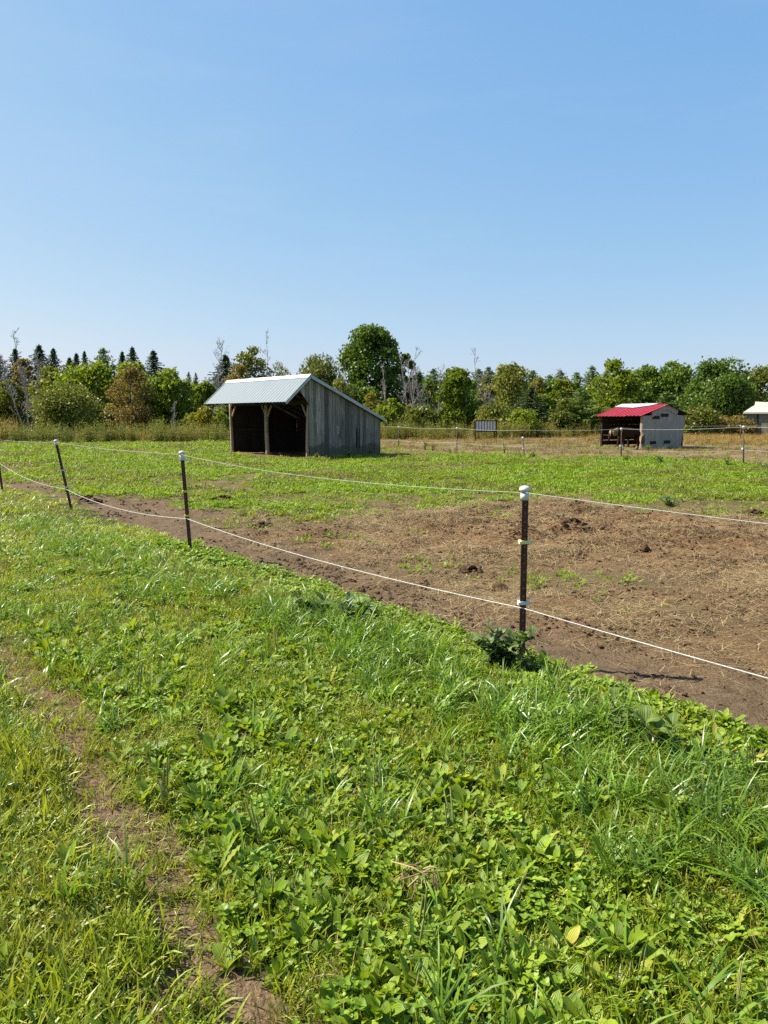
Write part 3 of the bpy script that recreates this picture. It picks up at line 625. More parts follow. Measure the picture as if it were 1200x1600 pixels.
# ------------------------------------------------------------------ pale slatted hay rack
def build_rack():
    c = G(759, 688); r = empty('hay_rack', (c.x, c.y, zt1(c.x, c.y)), math.radians(4)); tag(r, 'pale slatted hay rack with dark bars standing before the weeds', 'feeder')
    w = 1.38
    for s in (-1, 1):
        MB().bar((s * w / 2, 0, -0.1), (s * w / 2, 0, 1.32), 0.06).build('post', 'dark_board', r)
        MB().bar((s * w / 2, 0.55, -0.1), (s * w / 2, 0.55, 1.25), 0.06).build('post', 'dark_board', r)
    for i in range(7): MB().box((-w / 2 + 0.13 + i * (w - 0.26) / 6, 0.09, 0.95), (0.165, 0.022, 0.64 + 0.03 * math.sin(i * 2.1))).build('slat', 'slat_white', r)
    for i in range(6): MB().bar((-w / 2 + 0.22 + i * (w - 0.44) / 5, 0.045, 0.55), (-w / 2 + 0.22 + i * (w - 0.44) / 5, 0.045, 1.30), 0.03).build('bar', 'dark_board', r)
    MB().bar((-w / 2, 0.02, 1.29), (w / 2, 0.02, 1.29), 0.05).build('rail', 'dark_board', r)
    MB().bar((-w / 2, 0.02, 0.58), (w / 2, 0.02, 0.58), 0.05).build('rail', 'dark_board', r)
    for s in (-1, 1): MB().bar((s * w / 2, 0.03, 0.6), (s * w / 2, 0.55, 0.6), 0.05).build('rail', 'dark_board', r)
build_rack()

# ------------------------------------------------------------------ electric fences
def sag(a, b, s, n=18):
    a, b = Vector(a), Vector(b); return [a.lerp(b, i / n) - Vector((0, 0, 4 * s * (i / n) * (1 - i / n))) for i in range(n + 1)]
def near_post(base, top, label, clips, face=0.0):
    """Painted steel T-post with studs, white cap insulator and plastic clip insulators."""
    r = empty('fence_post', base, 0); tag(r, label, 'fence post', 'steel posts of the near electric fence')
    ax = Vector(top) - Vector(base); H = ax.length; z = ax.normalized(); x = Vector((math.cos(face), math.sin(face), 0)); x = (x - z * x.dot(z)).normalized(); y = z.cross(x)
    M = Matrix((x, y, z)).transposed()
    def put(m): m.v = [tuple(M @ Vector(p)) for p in m.v]; return m
    T = [(-0.021, -0.004), (0.021, -0.004), (0.021, 0.002), (0.0035, 0.004), (0.003, 0.034), (-0.003, 0.034), (-0.0035, 0.004), (-0.021, 0.002)]
    m = MB(); m.prism([(a, b, -0.25) for a, b in T], (0, 0, H + 0.22)); put(m).build('shaft', 'post_paint', r)
    m = MB()
    q = 0.06
    while q < H - 0.06: m.box((0, -0.007, q), (0.012, 0.010, 0.012), taper=0.7); q += 0.054
    put(m).build('studs', 'post_stud', r)['kind'] = 'stuff'
    m = MB(); m.lathe([(0.027, -0.080), (0.028, -0.040), (0.021, -0.036), (0.021, -0.024), (0.035, -0.020), (0.036, -0.010), (0.032, 0.001), (0.021, 0.009), (0.006, 0.012)], (0, 0.01, H), 18)
    put(m).build('cap_insulator', 'plastic_white', r, smooth=True)
    for h, mat in clips:
        m = MB(); m.box((0, 0.012, h), (0.052, 0.052, 0.022)); m.box((0.034, -0.006, h + 0.002), (0.022, 0.022, 0.030), taper=0.8); m.box((-0.03, -0.014, h), (0.016, 0.020, 0.016)); put(m).build('clip_insulator', mat, r)
    return r
P3b, P2b, P1b = GZ(815, 1034), GZ(298, 866), GZ(112, 798)
P3t, P2t, P1t = at(821, 762, P3b.y), at(284, 706, P2b.y), at(87, 688, P1b.y)
P0b = GZ(4, 769); P0t = at(-8, 684, P0b.y)
st = P3b - P2b; P4b = P3b + st * 0.95; P4b.z = zt1(P4b.x, P4b.y); P4t = P4b + Vector((0.0, 0, 1.17))
near_post(P0b, P0t, 'dark fence post cut by the left edge of the photo', [(0.66, 'plastic_yellow')], 0.6)
near_post(P1b, P1t, 'leaning dark fence post with white cap, second from the left edge', [(0.41, 'plastic_pale_yellow'), (0.70, 'plastic_white')], 0.5)
near_post(P2b, P2t, 'dark fence post with two bright yellow clips, left of middle', [(0.475, 'plastic_yellow'), (0.76, 'plastic_yellow'), (1.13, 'plastic_white')], 0.4)
near_post(P3b, P3t, 'nearest dark steel fence post with white cap beside the dark leafy weed', [(0.39, 'plastic_white'), (0.79, 'plastic_pale_yellow')], 0.15)
near_post(P4b, P4t, 'dark steel fence post standing outside the right edge of the photo', [(0.40, 'plastic_white')], 0.1)
def rope(name, pts, sags, rad, label, mat='rope_white', cat='rope', n=6):
    P = []
    for i in range(len(pts) - 1):
        s = sag(pts[i], pts[i + 1], sags[i]); P += s if i == 0 else s[1:]
    o = MB().tube(P, rad, n).build(name, mat, smooth=True); return tag(o, label, cat)
up = lambda t, b, h: b + (t - b).normalized() * h
dz = Vector((0, -0.026, -0.030))
PM = P0b + (P0b - P1b) * 1.6; PM.z = 1.25
rope('fence_rope', [PM + Vector((0, 0, 0.02)), P0t + dz, P1t + dz, P2t + dz, P3t + dz, P4t + dz], [0.03, 0.02, 0.025, 0.07, 0.03], 0.0021, 'white top rope of the near fence running through the white caps', 'wire_grey')
rope('fence_rope', [PM - Vector((0, 0, 0.5)), up(P0t, P0b, 0.66) + dz, up(P1t, P1b, 0.41) + dz, up(P2t, P2b, 0.475) + dz, up(P3t, P3b, 0.39) + dz, up(P4t, P4b, 0.40) + dz], [0.05, 0.10, 0.10, 0.06, 0.03], 0.0036, 'slack white lower rope of the near fence')

def far_post(px, pyb, pyt, label, lean=0.0, clip=True):
    b = GZ(px, pyb); t = at(px + lean, pyt, b.y)
    r = empty('rope_fence_post', b); tag(r, label, 'fence post', 'thin posts of the far rope fence')
    MB().tube([(0, 0, -0.2), (t - b)], [0.022, 0.019], 6).build('stake', 'wood_stake', r, smooth=True)
    m = MB(); d = t - b; m.lathe([(0.035, -0.09), (0.036, -0.03), (0.05, -0.02), (0.045, 0.02), (0.02, 0.035)], d, 8); m.build('cap_insulator', 'plastic_white', r, smooth=True)
    if clip: m = MB(); m.box(d * 0.42, (0.11, 0.07, 0.06)); m.build('clip_insulator', 'plastic_white', r)
    return b, t
fa = [far_post(623, 700, 667, 'thin far fence post just right of the big shed'),
      far_post(714, 707, 669, 'thin far fence post left of the slatted hay rack'),
      far_post(820, 714, 684, 'short tilted far fence post right of the slatted hay rack', -3),
      far_post(971, 716, 670, 'thin far fence post standing in front of the pony'),
      far_post(1162, 725, 667, 'thin far fence post in front of the canvas shelter')]
e0 = at(1330, 664, fa[-1][0].y - 4)
rope('far_rope', [at(480, 664, fa[0][0].y + 6), fa[0][1], fa[1][1], at(818, 672, fa[2][0].y), fa[3][1], fa[4][1], e0], [0.03, 0.05, 0.05, 0.05, 0.06, 0.04], 0.005, 'pale top rope of the far fence in front of the pony shelter')
lo = lambda i, f: fa[i][0].lerp(fa[i][1], f)
rope('far_rope', [at(480, 688, fa[0][0].y + 6), lo(0, .35), lo(1, .42), lo(2, .55), lo(3, .30), lo(4, .38), e0 - Vector((0, 0, 0.75))], [0.02, 0.06, 0.05, 0.06, 0.08, 0.04], 0.004, 'faint lower rope of the far fence near the pony hooves')
fl = [far_post(50, 690, 673, 'far left fence post before the tan reeds', clip=False), far_post(277, 688, 675, 'far left fence post below the bright green tree', clip=False)]
rope('far_rope', [at(-120, 672, fl[0][0].y), fl[0][1], fl[1][1], at(420, 676, fl[1][0].y)], [0.03, 0.10, 0.05], 0.006, 'thin rope of the far left fence before the weeds', 'wire_grey')
fb = [far_post(1157, 690, 665, 'far fence post beside the canvas shelter corner', clip=False)]
rope('far_rope', [at(1010, 665, fb[0][0].y), fb[0][1], at(1320, 664, fb[0][0].y)], [0.04, 0.04], 0.008, 'farthest pale rope running past the canvas shelter')

# ------------------------------------------------------------------ the pony
def build_pony():
    b = G(980, 703.5); r = empty('pony', (b.x, b.y, zt1(b.x, b.y) + 0.005), math.radians(14)); r.scale = (1.10, 1.25, 1.08)
    tag(r, 'brown pony with a blond mane, head lowered before the red roofed shelter', 'pony')
    V, E, R = [], [], []
    def v(p, rad, prev=None):
        V.append(p); R.append(rad)
        if prev is not None: E.append((prev, len(V) - 1))
        return len(V) - 1
    pel = v((0.40, 0, 0.78), (0.20, 0.20)); mid = v((0.06, 0, 0.72), (0.225, 0.235), pel); sh = v((-0.30, 0, 0.75), (0.185, 0.21), mid)
    nb = v((-0.48, 0, 0.84), (0.115, 0.155), sh); nm = v((-0.66, -0.02, 0.83), (0.085, 0.125), nb); poll = v((-0.81, -0.05, 0.75), (0.075, 0.085), nm)
    hm = v((-0.90, -0.08, 0.60), (0.07, 0.085), poll); mz = v((-0.955, -0.10, 0.46), (0.045, 0.055), hm); v((-0.975, -0.105, 0.40), (0.042, 0.042), mz)
    v((0.56, 0, 0.76), (0.13, 0.14), pel)
    for s, fx, hx in ((1, -0.04, 0.05), (-1, 0.08, -0.06)):
        a = v((0.42, s * 0.11, 0.62), (0.115, 0.13), pel); a = v((0.38 + hx * .5, s * 0.12, 0.48), (0.075, 0.09), a); a = v((0.53 + hx, s * 0.115, 0.31), (0.045, 0.05), a); a = v((0.50 + hx, s * 0.11, 0.10), (0.034, 0.034), a); v((0.475 + hx, s * 0.11, 0.035), (0.04, 0.042), a)
        a = v((-0.32, s * 0.10, 0.58), (0.09, 0.11), sh); a = v((-0.32 + fx * .5, s * 0.11, 0.45), (0.06, 0.07), a); a = v((-0.35 + fx, s * 0.11, 0.27), (0.042, 0.045), a); a = v((-0.34 + fx, s * 0.11, 0.09), (0.033, 0.033), a); v((-0.36 + fx, s * 0.11, 0.035), (0.04, 0.042), a)
    me = bpy.data.meshes.new('body'); me.from_pydata(V, E, []); me.materials.append(MATS['pony_coat'])
    o = link('body', me, None, r); sk = o.modifiers.new('skin', 'SKIN'); sk.use_smooth_shade = True
    for i, q in enumerate(me.skin_vertices[0].data): q.radius = R[i]; q.use_root = i == 0
    o.modifiers.new('sub', 'SUBSURF').render_levels = 2
    for q in o.modifiers: q.show_viewport = True
    rr = random.Random(4)
    m = MB()                                                           # mane: locks hanging down both sides of the neck
    for i in range(34):
        t = 0.25 + 0.75 * rr.random(); a = Vector((-0.44, 0, 0.985)).lerp(Vector((-0.80, -0.04, 0.845)), t); s = rr.choice((-1, -1, 1))
        L = rr.uniform(0.20, 0.34); m.tube([a, a + Vector((-0.02, s * 0.075, -0.02)), a + Vector((-0.03 + rr.uniform(-.03, .03), s * 0.125, -0.5 * L)), a + Vector((-0.04 + rr.uniform(-.05, .05), s * 0.13, -L))], [0.012, 0.02, 0.016, 0.003], 4, False)
    for i in range(16):
        a = Vector((-0.83, -0.05, 0.845)); m.tube([a, a + Vector((-0.05, rr.uniform(-.06, .06), -0.03)), a + Vector((-0.10, rr.uniform(-.07, .05) - 0.03, -rr.uniform(0.15, 0.27)))], [0.012, 0.017, 0.003], 4, False)
    m.build('mane', 'pony_mane', r, smooth=True)
    m = MB()
    for i in range(40):
        a = Vector((0.66, 0, 0.84)); x, y = rr.uniform(-.05, .06), rr.uniform(-.06, .06); m.tube([a, a + Vector((0.07, y * .5, -0.06)), a + Vector((0.09 + x, y, -0.35)), a + Vector((0.06 + x, y * 1.1, -rr.uniform(0.55, 0.74)))], [0.015, 0.018, 0.014, 0.003], 4, False)
    m.build('tail', 'pony_tail', r, smooth=True)
    for s in (-1, 1):
        m = MB(); m.tube([(-0.80, -0.05 + s * 0.045, 0.82), (-0.80, -0.05 + s * 0.07, 0.88), (-0.79, -0.05 + s * 0.065, 0.93)], [0.024, 0.024, 0.003], 6); m.build('ear', 'pony_coat', r, smooth=True)
        m = MB(); m.lathe([(0.004, -0.014), (0.013, -0.006), (0.013, 0.006), (0.004, 0.014)], (-0.885, -0.07 + s * 0.065, 0.66), 8); m.build('eye', 'pony_eye', r, smooth=True)
        for x in ((-0.36 - 0.04 if s > 0 else -0.36 + 0.08), (0.475 + (0.05 if s > 0 else -0.06))):
            m = MB(); m.lathe([(0.050, 0.0), (0.040, 0.05)], (x - 0.008, s * 0.11, -0.012), 10); m.build('hoof', 'hoof', r, smooth=True)
t = MATS['pony_coat'].node_tree; b_ = t.nodes['Principled BSDF']; old = b_.inputs['Base Color'].links[0].from_socket
tcn = t.nodes.new('ShaderNodeTexCoord'); sx = t.nodes.new('ShaderNodeSeparateXYZ'); t.links.new(tcn.outputs['Object'], sx.inputs[0])
rp = t.nodes.new('ShaderNodeValToRGB'); rp.color_ramp.elements[0].position = 0.12; rp.color_ramp.elements[0].color = (1, 1, 1, 1); rp.color_ramp.elements[1].position = 0.17; rp.color_ramp.elements[1].color = (0, 0, 0, 1)
mxn = t.nodes.new('ShaderNodeMix'); mxn.data_type = 'RGBA'; mxn.inputs[7].default_value = (0.24, 0.19, 0.14, 1)
t.links.new(sx.outputs['Z'], rp.inputs[0]); t.links.new(rp.outputs[0], mxn.inputs[0]); t.links.new(old, mxn.inputs[6]); t.links.new(mxn.outputs[2], b_.inputs['Base Color'])
build_pony()

# ------------------------------------------------------------------ trees
def leaf_quads(C, S, asp=0.6, bias=None, rng=RNG, lo=0.0, hi=1.0):
    """One small lozenge of leaf at each centre."""
    n = len(C); d = rng.normal(size=(n, 3))
    if bias is not None: d = d + bias
    d /= np.linalg.norm(d, axis=1, keepdims=True) + 1e-9
    e = rng.normal(size=(n, 3)); e -= d * (e * d).sum(1, keepdims=True); e /= np.linalg.norm(e, axis=1, keepdims=True) + 1e-9
    S = np.asarray(S).reshape(-1, 1) * np.ones((n, 1)); nn = np.cross(d, e)
    V = np.stack([C - d * S * 0.5, C + e * S * asp * 0.5 + nn * S * 0.08, C + d * S * 0.5, C - e * S * asp * 0.5 + nn * S * 0.08], 1).reshape(-1, 3)
    Fq = np.arange(4 * n).reshape(n, 4); r = np.repeat(rng.uniform(lo, hi, n), 4); return V, Fq, r

def limbs(mb, rng, h, rad, n_limb, z_lo, spread, trunk_top=0.8):
    P = [(0, 0, -0.2)]; x = y = 0.0
    for i in range(1, 7):
        x += rng.normal() * 0.02 * h; y += rng.normal() * 0.02 * h; P.append((x, y, h * trunk_top * i / 6))
    mb.tube(P, [rad * (1.15 - 0.95 * i / 6) for i in range(7)], 7)
    for k in range(n_limb):
        t = z_lo + (0.95 - z_lo) * k / n_limb; q = t * 6; i = min(5, int(q)); a = Vector(P[i]).lerp(Vector(P[i + 1]), q - i)
        an = rng.uniform(0, 6.28); L = spread * rng.uniform(0.5, 0.95) * (1.1 - 0.5 * t)
        d = Vector((math.cos(an), math.sin(an), rng.uniform(0.35, 0.9)))
        m1 = a + d * L * 0.5; e = a + d * L + Vector((0, 0, 0.15 * L)); mb.tube([a, m1 + Vector((0, 0, -0.05 * L)), e], [rad * 0.42 * (1.1 - t * 0.6), rad * 0.25, rad * 0.06], 5)

def deciduous(name, base, h, w, mat, label, cat='tree', z_lo=0.15, n=3200, leaf=0.26, lobes=26, shape='round', group=None, rad=None, droop=False, light=None):
    rng = np.random.default_rng(abs(hash((round(base[0], 2), round(base[1], 2), round(h, 2)))) % 2 ** 31)
    r = empty(name, base); tag(r, label, cat, group)
    hc = h * (1 - z_lo); R = w / 2
    k = lobes
    # lobes spread over the crown's envelope, the larger ones inside
    u = rng.uniform(-1, 1, k); an = rng.uniform(0, 2 * math.pi, k) ; q = rng.uniform(0.25, 0.80, k) ** 0.6
    if shape == 'round': prof = np.sqrt(np.clip(1 - u ** 2, 0, 1))
    elif shape == 'cone': prof = np.clip((1 - u) / 2, 0, 1) ** 0.7
    elif shape == 'bush': prof = np.clip(1 - np.clip(u, 0, 1) ** 2, 0, 1) ** 0.5 * (0.85 + 0.15 * (u > -0.6))
    else: prof = np.clip(np.sqrt(np.clip(1 - u ** 2, 0, 1)) * (1 - 0.25 * u), 0, 1)
    lx, ly = np.cos(an) * q * prof * R * 0.85, np.sin(an) * q * prof * R * 0.85; lz = h * z_lo + hc * (0.5 + 0.44 * u)
    lr = R * rng.uniform(0.24, 0.44, k) * (0.75 + 0.35 * prof)
    pick = rng.integers(0, k, n); d = rng.normal(size=(n, 3)); d /= np.linalg.norm(d, axis=1, keepdims=True)
    d[:, 2] = np.abs(d[:, 2]) * np.where(rng.random(n) < 0.72, 1, -1)
    rr = rng.uniform(0.55, 1.08, n) ** 0.7
    C = np.stack([lx[pick], ly[pick], lz[pick]], 1) + d * (lr[pick] * rr)[:, None] * np.array([1, 1, 0.82])
    C += rng.normal(size=C.shape) * 0.05 * R
    if droop: C[:, 2] -= rng.random(n) ** 2 * h * 0.22
    C[:, 2] = np.maximum(C[:, 2], 0.05)
    bias = d * 0.3
    if droop: bias = np.array([[0, 0, -2.2]]) + d * 0.3
    V, Fq, rd = leaf_quads(C, leaf * rng.uniform(0.6, 1.35, n), 0.62 if not droop else 0.3, bias, rng)
    if light is not None:
        s = np.repeat(rng.random(k)[pick], 4); rd = np.clip(rd * 0.6 + s * 0.4, 0, 1)
    link('crown', np_mesh('crown', V, Fq, rd), mat, r)
    m = MB(); limbs(m, rng, h, rad or 0.02 * h + 0.03, 9, max(0.12, z_lo * 0.8), R * 0.9); m.build('trunk', 'bark', r, smooth=True)
    return r

CONIF = {}
def conifer_mesh(key, h, w, kind, rng):
    """Whorls of boughs carrying sprays of needles; the tip stands bare."""
    C, D, S = [], [], []
    nb = 520 if kind == 'spruce' else 200
    for l in range(nb):
        t = ((l + rng.uniform(0, 1)) / nb) ** 1.12; z = h * (0.03 + 0.95 * t); an = l * 2.4 + rng.uniform(-0.5, 0.5)
        br = w / 2 * (min(1.0, 2.0 * (1 - t)) * (0.8 + 0.2 * (1 - t)) if kind == 'spruce' else (1 - t ** 1.8) ** 0.8 * (0.55 + 0.45 * min(1, t * 4))) + 0.05
        L = br * (rng.uniform(0.55, 1.05) if rng.random() < 0.85 else 1.2); dr = rng.uniform(-0.42, -0.12) if kind == 'spruce' else rng.uniform(0.05, 0.5)
        m = max(3, int(L / 0.17))
        for s in np.linspace(0.15, 1, m):
            zz = z + dr * L * s * (0.6 + 0.4 * s) + (0.22 * L * s ** 3 if kind == 'spruce' else 0)
            for q in range(4):
                off = rng.normal(size=3) * (0.07 if kind == 'spruce' else 0.17) * (1.1 - 0.5 * s); C.append((math.cos(an) * L * s + off[0], math.sin(an) * L * s + off[1], zz + off[2] * 0.7))
                D.append((math.cos(an) * 1.4, math.sin(an) * 1.4, -0.5 if kind == 'spruce' else 1.0)); S.append(rng.uniform(0.13, 0.27) if kind == 'spruce' else rng.uniform(0.2, 0.42))
    for i in range(14): C.append((rng.normal() * 0.02, rng.normal() * 0.02, h * (1.0 - 0.006 * i))); D.append((0, 0, 6)); S.append(0.16)
    V, Fq, rd = leaf_quads(np.array(C), np.array(S), 0.42, np.array(D) * 0.8, rng)
    return np_mesh(key, V, Fq, rd)
def conifer(name, base, h, w, kind, label, variant=0, group=None, cat='tree'):
    key = (kind, variant)
    if key not in CONIF:
        rng = np.random.default_rng(100 + variant + (50 if kind == 'pine' else 0))
        me = conifer_mesh('crown', 10.0, 4.2 if kind == 'spruce' else 6.0, kind, rng); me.materials.append(MATS['spruce_needles' if kind == 'spruce' else 'pine_needles'])
        m = MB(); m.tube([(0, 0, -0.3), (0, 0, 5), (0, 0, 9.8)], [0.16, 0.09, 0.015], 6); tm = m.mesh('trunk'); tm.materials.append(MATS['bark']); CONIF[key] = (me, tm)
    me, tm = CONIF[key]
    r = empty(name, base, random.uniform(0, 6.28)); s = w / (4.2 if kind == 'spruce' else 6.0); r.scale = (s, s, h / 10.0); tag(r, label, cat, group)
    link('crown', me, None, r); link('trunk', tm, None, r); return r

def bare_tree(name, base, h, w, label, lean=(0, 0), seed=1, stems=1, twigs=7, mat='dead_wood', rad=0.07, group=None):
    rng = np.random.default_rng(seed); r = empty(name, base); tag(r, label, 'tree', group); mt, mb = MB(), MB()
    def grow(p, d, L, rd, lev, m):
        n = 4; P, R = [Vector(p)], [rd]; dd = Vector(d)
        for i in range(n):
            dd = (dd + Vector(rng.normal(size=3)) * 0.13 + Vector((0, 0, 0.04))).normalized(); P.append(P[-1] + dd * L / n); R.append(max(0.007, rd * (1 - 0.8 * (i + 1) / n)))
        m.tube(P, R, 5 if lev == 0 else 3, False)
        if lev < 3:
            cnt = (17, twigs, 5)[lev]
            for k in range(cnt):
                t = rng.uniform(0.30 if lev == 0 else 0.2, 0.98) * n; i = min(n - 1, int(t)); a = P[i].lerp(P[i + 1], t - i)
                an = rng.uniform(0, 6.28); o = Vector((math.cos(an), math.sin(an), rng.uniform(0.5, 1.5) if lev == 0 else rng.uniform(0.0, 1.0)))
                o = (o + dd * 0.5).normalized(); grow(a, o, (w * 0.5 if lev == 0 else L * 0.55) * rng.uniform(0.45, 1.0) * (1.1 - 0.5 * t / n), max(0.010, rd * (0.36 if lev == 0 else 0.5)), lev + 1, mb)
    for s in range(stems):
        d0 = Vector((lean[0] + rng.normal() * 0.06 * (stems > 1), lean[1], 1)).normalized(); grow((rng.normal() * 0.2 * (stems > 1), 0, -0.1), d0, h * rng.uniform(0.85, 1.0) if s else h, rad, 0, mt)
    tk = mt.build('trunk', mat, r, smooth=True, fix=False); mb.build('branches', mat, tk, smooth=True, fix=False); return r

def tb(px, d):                                  # a tree's foot at distance d under a photo column
    p = at(px, 650, d); return Vector((p.x, d, zt1(p.x, d)))
def th(top, d): return HC + (650 - top) * d / F * 1.0
def tw(wpx, d): return wpx * d / F

LEFTS = 'dark spruces behind the left hedge'
for i, (px, top, w, d, lab) in enumerate([
        (2, 552, 46, 78, 'dark spruce at the left edge behind the bare leaning trees'),
        (30, 546, 40, 82, 'dark narrow spruce second from the left edge'),
        (67, 541, 52, 80, 'dark pointed spruce above the small green tree, third from left edge'),
        (89, 546, 40, 84, 'slim dark spruce left of the bright yellow green tree'),
        (113, 560, 40, 86, 'shorter dark spruce behind the top of the yellow green tree'),
        (124, 553, 34, 88, 'dark spruce leaning close to a shorter one, behind the round bush'),
        (137, 550, 26, 90, 'very slim dark spruce beside the broad pine'),
        (195, 551, 34, 88, 'dark spruce just right of the broad pine'),
        (211, 544, 44, 86, 'tall dark spruce above the tan brown tree'),
        (243, 549, 48, 84, 'pale tipped dark spruce behind the bright green tree'),
        (355, 556, 56, 84, 'dull green spruce above the left end of the shed roof'),
        (829, 605, 50, 62, 'dark blue green spruce right of the bare grey tree')]):
    conifer('spruce_tree', tb(px, d), th(top, d), tw(w, d) * 1.75, 'spruce', lab, i % 4, LEFTS if px < 300 else None)
conifer('pine_tree', tb(166, 82), th(546, 82), tw(80, 82), 'pine', 'broad green pine standing above the yellow green tree', 0)
conifer('pine_tree', tb(297, 86), th(582, 86), tw(26, 86), 'pine', 'small tufted pine between bright green tree and shed', 1)
conifer('pine_tree', tb(308, 88), th(583, 88), tw(20, 88), 'pine', 'smallest tufted pine left of the bare tree by the shed', 2)
conifer('pine_tree', tb(906, 60), th(606, 60), tw(76, 60) , 'pine', 'low spreading olive pine left of the pony shelter', 2)
conifer('pine_tree', tb(1040, 62), th(612, 62), tw(80, 62), 'pine', 'low brownish pine right above the red roof', 1)

DL = [  # px, top, width px, distance, material, label, shape, z_lo, leaf, n
    (75, 578, 75, 70, 'olive_leaves', 'small mid green tree between dark spruces and round bush', 'round', .08, .30, 3000),
    (20, 600, 70, 72, 'olive_leaves', 'dull green thicket tree behind the bare leaning trees at left', 'bush', .02, .30, 2400),
    (40, 560, 36, 76, 'tan_leaves', 'narrow ochre tree in front of the left spruces', 'round', .1, .26, 1800),
    (145, 580, 118, 66, 'maple_leaves', 'broad bright yellow green tree behind the round dark bush', 'round', .04, .32, 5200),
    (215, 566, 66, 70, 'maple_leaves', 'light green tree behind the tan brown one', 'round', .1, .30, 2600),
    (207, 578, 76, 60, 'tan_leaves', 'tan brown tree with withering leaves in the left hedge', 'egg', .03, .20, 4600),
    (266, 580, 84, 62, 'maple_leaves', 'bright green tree with a pale leaning trunk left of the shed', 'egg', .08, .30, 4600),
    (322, 600, 48, 66, 'maple_leaves', 'small green tree touching the left end of the shed roof', 'round', .1, .28, 2000),
    (318, 636, 44, 54, 'yellow_leaves', 'low yellow shrub beside the left shed post', 'bush', .02, .20, 1500),
    (345, 640, 40, 55, 'maple_leaves', 'low yellow green shrub right behind the left shed post', 'bush', .02, .20, 1300),
    (300, 650, 40, 56, 'olive_leaves', 'low dull shrub left of the yellow shrub', 'bush', .02, .22, 1200),
    (106, 606, 100, 52, 'olive_leaves', 'big round dark olive bush in front of the left hedge', 'bush', .0, .17, 8000),
    (400, 544, 66, 84, 'olive_leaves', 'rounded olive tree rising behind the shed roof', 'round', .12, .32, 3200),
    (375, 572, 50, 80, 'tan_leaves', 'dull brownish tree just above the shed roof', 'round', .1, .28, 2000),
    (440, 566, 50, 84, 'willow_leaves', 'small pale green tree above the middle of the shed roof', 'round', .12, .3, 1900),
    (500, 553, 82, 82, 'willow_leaves', 'pale green drooping willow behind the shed ridge', 'egg', .06, .42, 4200),
    (535, 585, 50, 78, 'willow_leaves', 'pale thin leaved tree between willow and big oak', 'egg', .06, .36, 2200),
    (583, 517, 92, 84, 'oak_leaves', 'tallest dark green oak rising right of the shed', 'round', .14, .36, 9500),
    (566, 600, 60, 80, 'oak_leaves', 'dark leafy lower tree at the foot of the big oak', 'round', .05, .34, 2600),
    (637, 552, 46, 86, 'oak_leaves', 'dark tree beside the big oak behind bare grey trunks', 'egg', .10, .34, 3000),
    (607, 622, 44, 58, 'maple_leaves', 'small yellow green shrub at the back corner of the shed', 'bush', .02, .22, 1600),
    (585, 612, 40, 62, 'yellow_leaves', 'orange yellow shrub above the low end of the shed roof', 'round', .08, .22, 1500),
    (655, 640, 60, 60, 'olive_leaves', 'low olive shrub among the bare grey trunks', 'bush', .02, .24, 2000),
    (712, 580, 66, 62, 'maple_leaves', 'bright yellow green tree left of the hay rack', 'egg', .05, .28, 4800),
    (755, 600, 46, 68, 'yellow_leaves', 'thin yellow tree just left of the tall bare tree', 'egg', .05, .26, 1700),
    (792, 572, 78, 72, 'olive_leaves', 'olive green tree right of the tall bare tree', 'round', .06, .28, 4000),
    (778, 636, 70, 58, 'olive_leaves', 'dark shrubs above the hay rack', 'bush', .02, .24, 2200),
    (818, 645, 60, 56, 'maple_leaves', 'low bright shrub right of the hay rack', 'bush', .02, .22, 1800),
    (840, 592, 36, 66, 'yellow_leaves', 'small yellow orange tree in the right hedge', 'egg', .08, .26, 1700),
    (858, 615, 56, 64, 'maple_leaves', 'yellow green tree right of the small orange one', 'egg', .04, .26, 2600),
    (874, 594, 34, 70, 'maple_leaves', 'slim yellow green tree before the far dark wood', 'egg', .08, .26, 1500),
    (885, 625, 60, 60, 'olive_leaves', 'olive shrub left of the spreading pine', 'bush', .02, .24, 2200),
    (958, 566, 76, 70, 'maple_leaves', 'tall ragged green tree left of the pony shelter roof', 'egg', .05, .30, 4200),
    (1005, 574, 66, 74, 'oak_leaves', 'dark green tree behind the red roof', 'round', .06, .30, 3400),
    (1050, 570, 76, 74, 'oak_leaves', 'rounded dark tree between the red roof and the biggest right tree', 'round', .06, .30, 4000),
    (1116, 567, 98, 64, 'oak_leaves', 'biggest dark rounded tree on the right behind grey shelter side', 'round', .03, .27, 7600),
    (1190, 579, 90, 68, 'olive_leaves', 'olive brown rounded tree above the canvas shelter', 'round', .04, .28, 4600),
    (1090, 640, 70, 58, 'olive_leaves', 'low shrubs right of the grey shelter side', 'bush', .02, .22, 2200),
    (1145, 655, 60, 58, 'tan_leaves', 'low brown shrubs left of the canvas shelter', 'bush', .02, .20, 1800),
    (950, 640, 60, 60, 'olive_leaves', 'low shrub behind the pony shelter', 'bush', .02, .24, 1800),
]
USED = set()
def beside(kind, px):
    """A label that ties a background tree to the hedge tree it stands next to."""
    for q in sorted(DL, key=lambda e: abs(e[0] - px)):
        k = (kind, q[5], px < q[0])
        if k not in USED: USED.add(k); return '%s %s of %s' % (kind, 'left' if px < q[0] else 'right', q[5])
for px, top, w, d, mat, lab, shp, zl, lf, n in DL:
    nm = 'shrub' if shp == 'bush' else {'oak_leaves': 'oak_tree', 'willow_leaves': 'willow_tree'}.get(mat, 'hedge_tree')
    deciduous(nm, tb(px, d), th(top, d), tw(w, d) * 1.08, mat, lab, 'shrub' if shp == 'bush' else 'tree', zl, int(n * (2.0 if mat == 'oak_leaves' else 1.5)), lf, 46 if n > 6500 else 30 if n > 3000 else 18, shp, 'trees and shrubs of the hedge line', droop=mat == 'willow_leaves', light=1)

